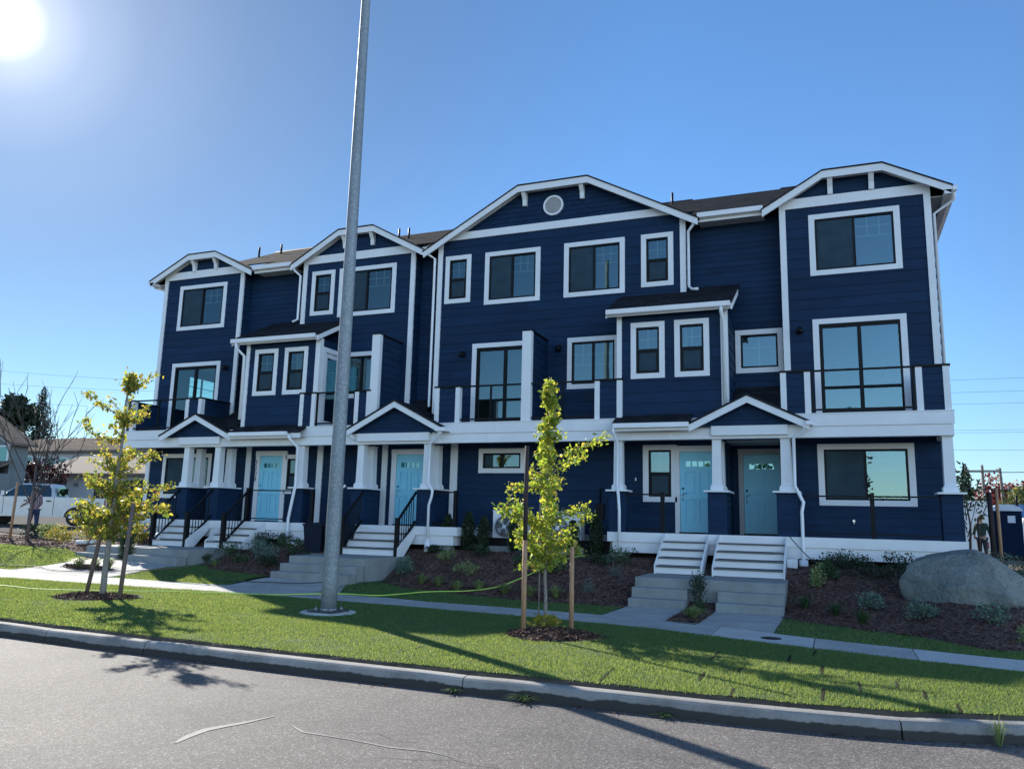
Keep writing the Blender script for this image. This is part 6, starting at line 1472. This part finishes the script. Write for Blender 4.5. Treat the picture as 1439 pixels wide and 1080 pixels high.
# ------------------------------------------------------------------ pickup truck
mkm('silver_paint', (.50, .50, .51), .35); M['silver_paint'].node_tree.nodes['Principled BSDF'].inputs['Metallic'].default_value = .35
M['autoglass'] = mk_glass('car_glass', .08, (.12, .15, .15))
def pickup(x, y, ang, label):
    z = Tz(x, y)+.02; t = thing('pickup_truck', label, 'pickup truck', (x, y, z))
    X_ = Matrix.Translation((x, y, z)) @ Matrix.Rotation(ang, 4, 'Z')
    def b(mb, name, mat, par=None): return mb.build(name, M[mat], par or t, xf=X_)
    def arch(cx, r, n=9): return [(cx+r*math.cos(PI*(1-k/(n-1))), .42+r*math.sin(PI*(1-k/(n-1)))) for k in range(n)]
    side = [(-2.95, .55), (-2.55, .42)]+arch(-1.78, .48)+[(1.25, .42)]+arch(1.88, .48)+[(2.72, .42), (2.98, .60), (3.0, 1.0), (2.9, 1.16), (1.55, 1.28), (.95, 1.30), (-.82, 1.32), (-2.98, 1.32)]
    b(MB().prism(side, 'y', -.98, .98), 'body', 'silver_paint')
    # cab: tapered prism with front and rear slope
    def ring(zv, xf, xr, hw): return [(xf, -hw, zv), (xf, hw, zv), (xr, hw, zv), (xr, -hw, zv)]
    lo = ring(1.30, 1.62, -.86, .95); up = ring(1.93, .62, -.66, .76)
    b(MB().hexa([lo[3], lo[0], lo[1], lo[2], up[3], up[0], up[1], up[2]]), 'cab', 'silver_paint')
    for s in (-1, 1):
        def sp(px, pz, o=.012):
            k = (pz-1.30)/.63; return (px, s*(.95-.19*k+o), pz)
        for poly in ([(1.42, 1.34), (.72, 1.86), (.16, 1.88), (.16, 1.34)], [(.10, 1.34), (.10, 1.88), (-.50, 1.86), (-.62, 1.70), (-.68, 1.34)]):
            vs = [sp(*p) for p in poly]+[sp(p[0], p[1], .0) for p in poly]; n = len(poly)
            b(MB().add(vs, [tuple(range(n)), tuple(range(2*n-1, n-1, -1))]+[(i, i+n, (i+1) % n+n, (i+1) % n) for i in range(n)]), 'side_window', 'autoglass')
        b(MB().box(.115, s*.975, .50, .135, s*.987, 1.33).box(-.83, s*.975, .50, -.81, s*.987, 1.33).box(1.28, s*.975, .50, 1.295, s*.987, 1.28), 'door_gap', 'black')
        for hx in (.25, -.70): b(MB().box(hx, s*.98, 1.12, hx+.20, s*1.01, 1.17), 'door_handle', 'black')
        b(MB().box(1.22, s*.97, 1.36, 1.36, s*1.18, 1.56), 'mirror', 'silver_paint')
        b(MB().box(-1.2, s*.982, .44, 1.2, s*1.0, .50), 'side_step', 'silver_paint')
        for cx in (-1.78, 1.88):
            wl = b(MB().lathe([(.0, 0), (.30, 0), (.38, .02), (.40, .06), (.40, .20), (.38, .24), (.30, .25), (.0, .25)], 0, 0, 28), 'wheel', 'rubber')
            me = wl.data
            rm = Matrix.Rotation(PI/2, 4, 'X')
            wl.data.transform(Matrix.Identity(4))
            # stand the wheel upright at its axle
            a = X_ @ Vector((cx, s*.98-(.0 if s < 0 else .0), .42)); wl.location = a-WORLD[t.name]; wl.rotation_euler = (PI/2, 0, ang+(PI if s > 0 else 0))
            loc0 = np.array([v.co for v in me.vertices]); zmin = loc0[:, 2].min()
            c0 = loc0.mean(0); me.transform(Matrix.Translation((-c0[0], -c0[1], -.25)))
            rim = MB().lathe([(0, .0), (.06, .0), (.24, .02), (.26, .035), (.26, .045), (0, .045)], 0, 0, 24)
            for k in range(6):
                aa = k*PI/3; rim.hexa([(.05*math.cos(aa-.3), .05*math.sin(aa-.3), .03), (.05*math.cos(aa+.3), .05*math.sin(aa+.3), .03), (.24*math.cos(aa+.13), .24*math.sin(aa+.13), .03), (.24*math.cos(aa-.13), .24*math.sin(aa-.13), .03), (.05*math.cos(aa-.3), .05*math.sin(aa-.3), .06), (.05*math.cos(aa+.3), .05*math.sin(aa+.3), .06), (.24*math.cos(aa+.13), .24*math.sin(aa+.13), .06), (.24*math.cos(aa-.13), .24*math.sin(aa-.13), .06)])
            r_ = rim.build('rim', M['chrome'], wl); r_.location = (0, 0, -.012)
    k = lambda f: (1.62-1.0*f, .95-.19*f, 1.30+.63*f)
    a0, a1 = k(.06), k(.94)
    b(MB().hexa([(a0[0]+.005, -a0[1]+.05, a0[2]), (a0[0]+.02, -a0[1]+.05, a0[2]), (a0[0]+.02, a0[1]-.05, a0[2]), (a0[0]+.005, a0[1]-.05, a0[2]), (a1[0]+.005, -a1[1]+.05, a1[2]), (a1[0]+.02, -a1[1]+.05, a1[2]), (a1[0]+.02, a1[1]-.05, a1[2]), (a1[0]+.005, a1[1]-.05, a1[2])]), 'windscreen', 'autoglass')
    b(MB().box(-.885, -.6, 1.40, -.83, .6, 1.80), 'rear_window', 'autoglass')
    b(MB().box(-2.86, -.84, 1.321, -.95, .84, 1.326), 'bed_floor', 'black')
    b(MB().box(2.96, -.8, .70, 3.02, .8, 1.02), 'grille', 'black')
    for s in (-1, 1):
        b(MB().box(2.90, s*.66, .82, 3.03, s*.95, 1.02), 'headlight', 'grill'); b(MB().box(-3.0, s*.84, .85, -2.96, s*.97, 1.25), 'tail_light', 'redplastic')
    b(MB().box(2.9, -.95, .45, 3.08, .95, .68), 'bumper', 'chrome'); b(MB().box(-3.1, -.9, .50, -2.95, .9, .68), 'bumper', 'chrome')
mkm('redplastic', (.4, .02, .02), .3)
pickup(-34.7, 26.8, math.atan2(-.55, -.83), 'silver pickup truck parked behind the man at the left edge')

# ------------------------------------------------------------------ people
def skinmesh(name, joints, edges, mat, parent, sub=2):
    """joints: list of (x,y,z,r) ; one connected skinned surface"""
    me = bpy.data.meshes.new(name); me.from_pydata([j[:3] for j in joints], edges, []); me.update()
    o = bpy.data.objects.new('tmpskin', me); col.objects.link(o)
    o.modifiers.new('s', 'SKIN'); sv = me.skin_vertices[0].data
    for i, j in enumerate(joints):
        r = j[3] if isinstance(j[3], tuple) else (j[3], j[3]); sv[i].radius = r
    sv[0].use_root = True
    m = o.modifiers.new('b', 'SUBSURF'); m.levels = sub; m.render_levels = sub
    bpy.context.view_layer.update()
    ev = o.evaluated_get(bpy.context.evaluated_depsgraph_get()); nm = bpy.data.meshes.new_from_object(ev)
    bpy.data.objects.remove(o); nm.name = name; nm.materials.clear(); nm.materials.append(M[mat])
    nm.polygons.foreach_set('use_smooth', [True]*len(nm.polygons))
    q = bpy.data.objects.new(name, nm); q.parent = parent; col.objects.link(q); WORLD[q.name] = WORLD[parent.name]; return q
mkm('skin', (.36, .20, .14), .6); mkm('jeans', (.02, .035, .09), .8); mkm('capcloth', (.55, .53, .48), .8); mkm('green_jacket', (.018, .04, .032), .8); mkm('darkcloth', (.015, .02, .03), .8); mkm('hair', (.03, .02, .015), .7); mkm('red_cloth', (.5, .03, .06), .7)
def mk_plaid():
    m, t, b = nodes('plaid_shirt_cloth'); c = t.nodes.new('ShaderNodeTexCoord'); sp = t.nodes.new('ShaderNodeSeparateXYZ'); t.links.new(c.outputs['Object'], sp.inputs[0])
    outs = []
    for ax in ('X', 'Z'):
        mu = t.nodes.new('ShaderNodeMath'); mu.operation = 'MULTIPLY'; mu.inputs[1].default_value = 12; t.links.new(sp.outputs[ax], mu.inputs[0])
        fr = t.nodes.new('ShaderNodeMath'); fr.operation = 'FRACT'; t.links.new(mu.outputs[0], fr.inputs[0])
        gt = t.nodes.new('ShaderNodeMath'); gt.operation = 'GREATER_THAN'; gt.inputs[1].default_value = .62; t.links.new(fr.outputs[0], gt.inputs[0]); outs.append(gt)
    ad_ = t.nodes.new('ShaderNodeMath'); ad_.operation = 'ADD'; t.links.new(outs[0].outputs[0], ad_.inputs[0]); t.links.new(outs[1].outputs[0], ad_.inputs[1])
    dv = t.nodes.new('ShaderNodeMath'); dv.operation = 'DIVIDE'; dv.inputs[1].default_value = 2; t.links.new(ad_.outputs[0], dv.inputs[0])
    r = ramp2(t, dv.outputs[0], [(0, (.12, .05, .07)), (.5, (.30, .24, .27)), (1, (.6, .56, .55))]); r.color_ramp.interpolation = 'CONSTANT' if False else 'LINEAR'
    t.links.new(r.outputs[0], b.inputs['Base Color']); b.inputs['Roughness'].default_value = .85; return m
M['plaid'] = mk_plaid()
def person(x, y, ang, label, shirt, trousers, hat=None, armpose=((.30, .25), (.1, -.1)), H=1.75, hatname='cap'):
    z = Tz(x, y)+.02; t = thing('person', label, 'person', (x, y, z)); t.rotation_euler = (0, 0, ang)
    s = H/1.75
    J = []; E = []
    def j(x_, y_, z_, r): J.append((x_*s, y_*s, z_*s, (r[0]*s, r[1]*s) if isinstance(r, tuple) else r*s)); return len(J)-1
    pel = j(0, 0, .93, (.14, .10)); wa = j(0, 0, 1.08, (.13, .09)); ch = j(0, .0, 1.30, (.16, .105)); nk0 = j(0, 0, 1.46, (.08, .065)); nk = j(0, .01, 1.53, .052)
    hd0 = j(0, .02, 1.60, (.075, .09)); hd1 = j(0, .015, 1.69, (.078, .095)); 
    E += [(pel, wa), (wa, ch), (ch, nk0), (nk0, nk), (nk, hd0), (hd0, hd1)]
    hands = []
    for si, (fw, bend) in zip((-1, 1), armpose):
        sh = j(si*.18, 0, 1.42, .055); el_ = j(si*.25, fw*.5, 1.16, .043); wr = j(si*.26, fw*1.2+bend, 1.0+abs(fw)*.35, .03); hn = j(si*.26, fw*1.5+bend*1.2, .94+abs(fw)*.45, (.03, .022))
        E += [(ch, sh), (sh, el_), (el_, wr), (wr, hn)]
        for k in range(4):
            f1 = j(si*(.235+.017*k), fw*1.6+bend*1.2+.03, .91+abs(fw)*.46-.02*abs(k-1.5)*.3, .009); f2 = j(si*(.235+.017*k), fw*1.7+bend*1.2+.03, .86+abs(fw)*.47+.005*k, .0075); E += [(hn, f1), (f1, f2)]
        th = j(si*.22, fw*1.45+bend*1.2+.05, .92+abs(fw)*.45, .010); E += [(wr, th)]
    for si, st in ((-1, .06), (1, -.06)):
        hp = j(si*.095, 0, .87, .095); kn = j(si*.11, st*.8+.02, .48, .06); an = j(si*.115, st, .09, .042); to = j(si*.125, st+.15, .035, (.045, .03)); hl = j(si*.115, st-.05, .04, .035)
        E += [(pel, hp), (hp, kn), (kn, an), (an, to), (an, hl)]
    skinmesh('body', J, E, 'skin', t)
    # clothing shells
    g = 1.14
    top = [J[i][:3]+((J[i][3][0]*g+.008, J[i][3][1]*g+.008) if isinstance(J[i][3], tuple) else (J[i][3]*g+.008,)*2,) for i in range(len(J))]
    def sub(idx, edges, name, mat):
        mp = {o: n for n, o in enumerate(idx)}; skinmesh(name, [top[i] for i in idx], [(mp[a], mp[b]) for a, b in edges], mat, t)
    arms = [i for i in range(7, len(J))]
    a1 = 7; na = 4+8+1; a2 = a1+na
    sub([0, 1, 2, 3, a1, a1+1, a1+2, a2, a2+1, a2+2], [(0, 1), (1, 2), (2, 3), (2, a1), (a1, a1+1), (a1+1, a1+2), (2, a2), (a2, a2+1), (a2+1, a2+2)], 'shirt', shirt)
    l1 = a2+na; l2 = l1+5
    sub([0, l1, l1+1, l1+2, l2, l2+1, l2+2], [(0, l1), (l1, l1+1), (l1+1, l1+2), (0, l2), (l2, l2+1), (l2+1, l2+2)], 'trousers', trousers)
    sub([l1+2, l1+3, l1+4], [(l1+2, l1+3), (l1+2, l1+4)], 'shoe', 'darkcloth'); sub([l2+2, l2+3, l2+4], [(l2+2, l2+3), (l2+2, l2+4)], 'shoe', 'darkcloth')
    W0 = Vector((0, 0, 0))
    def loc(mb, name, mat):
        o = mb.build(name, M[mat], None, origin=(0, 0, 0)); o.parent = t; return o
    fc = MB().taper(0, .115*s, 1.60*s, 1.64*s, .014, .016, .008, .006); loc(fc, 'nose', 'skin')
    for si in (-1, 1):
        loc(MB().lathe([(.0, -.006), (.010, -.003), (.010, .003), (0, .006)], si*.033*s, .103*s, 8, 1.655*s), 'eye', 'darkcloth'); loc(MB().lathe([(.0, -.03), (.014, -.015), (.016, .01), (0, .03)], si*.088*s, .01*s, 8, 1.64*s), 'ear', 'skin')
    loc(MB().box(-.025*s, .108*s, 1.575*s, .025*s, .113*s, 1.583*s), 'mouth', 'red_cloth')
    loc(MB().lathe([(.082*s, 0), (.098*s, .04*s), (.095*s, .09*s), (.07*s, .13*s), (.0, .145*s)], 0, -.008*s, 16, 1.625*s), 'hair', 'hair')
    if hat: loc(MB().lathe([(.100*s, 0), (.106*s, .03*s), (.098*s, .08*s), (.06*s, .115*s), (0, .125*s)], 0, 0, 18, 1.68*s).prism([(-.08*s, .06*s), (.08*s, .06*s), (.06*s, .19*s), (-.06*s, .19*s)], 'z', 1.68*s, 1.69*s), hatname, hat)
    return t
person(-28.85, 22.0, math.radians(75), 'person in plaid shirt, jeans and pale cap standing beside the pickup with arms out', 'plaid', 'jeans', 'capcloth', ((.28, .1), (.16, .05)))
person(5.02, 34.0, math.radians(-20), 'person in a green jacket standing left of the portable toilet', 'green_jacket', 'darkcloth', None, ((.02, .0), (.05, .0)), 1.7)

# ------------------------------------------------------------------ right-hand background
M['toilet_plastic'] = simple('toilet_plastic', (.006, .014, .036), .8, .1, 3, bmp=0, spec=.05); mkm('toilet_roof', (.45, .50, .58), .5); mkm('signblue', (.05, .16, .34), .5); mkm('signgreen', (.02, .28, .12), .5); mkm('polewood', (.16, .13, .11), .9); mkm('vanwhite', (.7, .7, .7), .35)
tx, ty = 6.85, 40.3; tz = Tz(tx, ty)
t = thing('portable_toilet', 'dark blue portable toilet with pale domed roof at the right edge', 'portable toilet', (tx, ty, tz))
MB().box(tx-.56, ty-.56, tz+.12, tx+.56, ty+.56, tz+2.05).build('cabin', M['toilet_plastic'], t)
MB().box(tx-.40, ty-.60, tz+.18, tx+.36, ty-.561, tz+1.95).build('door', M['toilet_plastic'], t)
MB().prism([(tx-.62, tz+2.05), (tx-.50, tz+2.22), (tx-.2, tz+2.33), (tx+.2, tz+2.33), (tx+.50, tz+2.22), (tx+.62, tz+2.05)], 'y', ty-.62, ty+.62).build('roof', M['toilet_roof'], t)
MB().box(tx-.58, ty-.58, tz-.05, tx+.58, ty+.58, tz+.12).build('skid_base', M['black'], t)
MB().box(tx+.02, ty-.61, tz+1.55, tx+.30, ty-.601, tz+1.85).build('notice', M['toilet_roof'], t)
MB().tube([(tx+.42, ty-.5, tz+2.2), (tx+.42, ty-.5, tz+2.7)], .05, 8).build('vent_pipe', M['black'], t)
stake(4.24, 25.81, 2.35, 'wood', 'tan square stake before the portable toilet at the right edge', .05)
stake(4.08, 25.9, 2.2, 'wooddark', 'dark post close beside the tan stake at the right edge', .07)
tz = Tz(4.8, 36.5)
t = thing('cargo_trailer', 'plain white box trailer standing beyond the house corner', 'trailer', (4.9, 37, tz))
MB().box(3.4, 36.3, tz+.35, 5.75, 41.5, tz+2.35).build('box_body', M['vanwhite'], t); MB().box(3.5, 36.26, tz+.45, 5.65, 36.3, tz+2.25).build('rear_door', M['white'], t)
for wx in (3.45, 5.7): MB().tube([(wx-.1, 38.5, tz+.32), (wx+.1, 38.5, tz+.32)], .32, 18).build('wheel', M['rubber'], t)
for k, sx in enumerate((3.6, 5.5)): MB().box(sx, 36.22, tz+.5, sx+.08, 36.25, tz+.75).build('tail_light', M['redplastic'], t)
def whitevan(x, y, label):
    z = Tz(x, y); t = thing('van', label, 'van', (x, y, z))
    MB().prism([(x-1.0, z+.35), (x+3.8, z+.35), (x+3.85, z+.95), (x+3.0, z+1.15), (x+2.3, z+2.05), (x-.8, z+2.1), (x-1.0, z+1.3)], 'y', y-.95, y+.95).build('body', M['vanwhite'], t)
    MB().box(x-.6, y-.97, z+1.25, x+2.1, y-.955, z+1.85).build('side_window', M['autoglass'], t)
    for wx in (x, x+2.9): MB().tube([(wx, y-1.0, z+.35), (wx, y-.78, z+.35)], .35, 20).build('wheel', M['rubber'], t)
whitevan(11.9, 60, 'white van parked at the right frame edge beyond the portable toilet')
def sign(x, y, z0, w2, h, mat, label, glyph):
    zz = Tz(x, y); t = thing('road_sign', label, 'sign', (x, y, zz))
    MB().tube([(x, y+.04, zz-.1), (x, y+.04, z0+h)], .035, 6).build('post', M['galv'], t)
    pn = MB().box(x-w2, y-.01, z0, x+w2, y+.01, z0+h).build('panel', M[mat], t)
    g = MB()
    for a in glyph: g.box(x+a[0]*w2, y-.018, z0+a[1]*h, x+a[2]*w2, y-.011, z0+a[3]*h)
    g.build('symbol', M['white'], pn)
sign(10.95, 60, 2.75, .42, .9, 'signblue', 'small blue sign with a white mark on a post at the right edge', [(-.4, .15, -.2, .55), (.2, .15, .4, .55), (-.4, .45, .4, .55), (-.15, .6, .15, .85)])
sign(12.05, 60, 2.65, .5, .95, 'signgreen', 'green sign with white lettering cut by the right frame edge', [(-.7, .2, -.45, .8), (-.45, .65, .1, .8), (-.45, .2, .1, .35), (.0, .3, .25, .7)])
def upole(x, y, h, label, arms=True, lean=0):
    z = Tz(x, y); t = thing('utility_pole', label, 'utility pole', (x, y, z), 'utility poles')
    MB().tube([(x, y, z-.2), (x+lean, y, z+h)], [.16, .11], 10).build('pole_shaft', M['polewood'], t)
    if arms:
        MB().box(x-1.3+lean, y-.06, z+h-.5, x+1.3+lean, y+.06, z+h-.38).build('crossarm', M['polewood'], t)
        for k in (-1.1, 0, 1.1): MB().lathe([(.05, 0), (.07, .08), (.03, .16)], x+k+lean, y, 8, z+h-.38 if k else z+h).build('insulator', M['grill'], t)
upole(12.22, 80, 6.9, 'left dark utility pole with crossarm before the red tree'); upole(13.75, 80, 6.7, 'pale leaning utility pole left of the cedar', False, -.2)
upole(14.05, 80, 5.2, 'short pale pole close beside the leaning utility pole', False, .1)
tag(MB().tube([(10.9, 70, .6), (10.9, 70, 4.6)], .05, 6).box(10.7, 69.95, 4.6, 11.2, 70.05, 4.7).build('lamp_post', 'vanwhite'), 'thin white lamp post in front of the red tree', 'lamp post')
upole(-90.5, 60, 17.2, 'utility pole with crossarm just outside the left frame edge')
M['wiredark'] = simple('dark_cable', (.05, .06, .075), 1.0, .05, 1, bmp=0, spec=0)
def wire(p, q, sag, label, group, r=.018):
    p, q = Vector(p), Vector(q); pts = [p.lerp(q, k/24)-Vector((0, 0, sag*4*(k/24)*(1-k/24))) for k in range(25)]
    tag(MB().tube(pts, r, 4).build('power_line', 'wiredark'), label, 'power line', group)
lr_ = (('topmost', 17.35, .0), ('second', 16.05, .0), ('third', 14.85, .0), ('fourth', 12.2, 0), ('fifth', 11.95, 0), ('lowest', 10.2, 0))
for nm_, zz_, _ in lr_: wire((-8, 92, zz_+.9), (48, 88, zz_+1.0), 1.3, 'thin dark wire right of the house, %s of the six' % nm_, 'wires right of the house', .012)
wire((-92, 60, 17.75), (-30, 74, 16.4), 1.2, 'thin dark wire left of the house, higher one', 'wires left of the house', .011); wire((-92, 60, 16.15), (-30, 74, 15.2), .9, 'thin dark wire left of the house, lower one', 'wires left of the house', .011)
wire((-92, 60, 14.2), (-30, 74, 13.2), .9, 'thin dark wire left of the house, lowest one behind the bare tree', 'wires left of the house', .011)
wire((2, 80.2, 7.4), (30, 79, 7.6), .5, 'dark cable passing the tops of the right utility poles', 'cables on the utility poles', .03); wire((2, 80.2, 5.9), (30, 79, 6.1), .5, 'dark cable lower down on the right utility poles', 'cables on the utility poles', .04)
# lower hedge and trees closing the horizon
def farwood(name, x0, x1, y, h, mat, label, n, size):
    X = RNG.uniform(x0, x1, n); top = h*(.55+.25*np.sin(X*.13)+.2*np.sin(X*.41+2)+.12*np.sin(X*1.1)); q = RNG.uniform(0, 1, n)**.7
    P = np.stack([X, y+RNG.uniform(-3, 3, n), .7+np.maximum(top, 1.0)*q], -1); V, F = leaves(P, size, OVAL)
    tag(fastmesh(name, V, F, mat), label, 'woodland', None, 'stuff')
farwood('woodland', -230, -60, 150, 17, 'decid', 'distant dark woodland along the left horizon', 9000, 1.3)
farwood('woodland', 8, 120, 150, 10, 'decid', 'distant green woodland along the right horizon', 9000, 1.1)
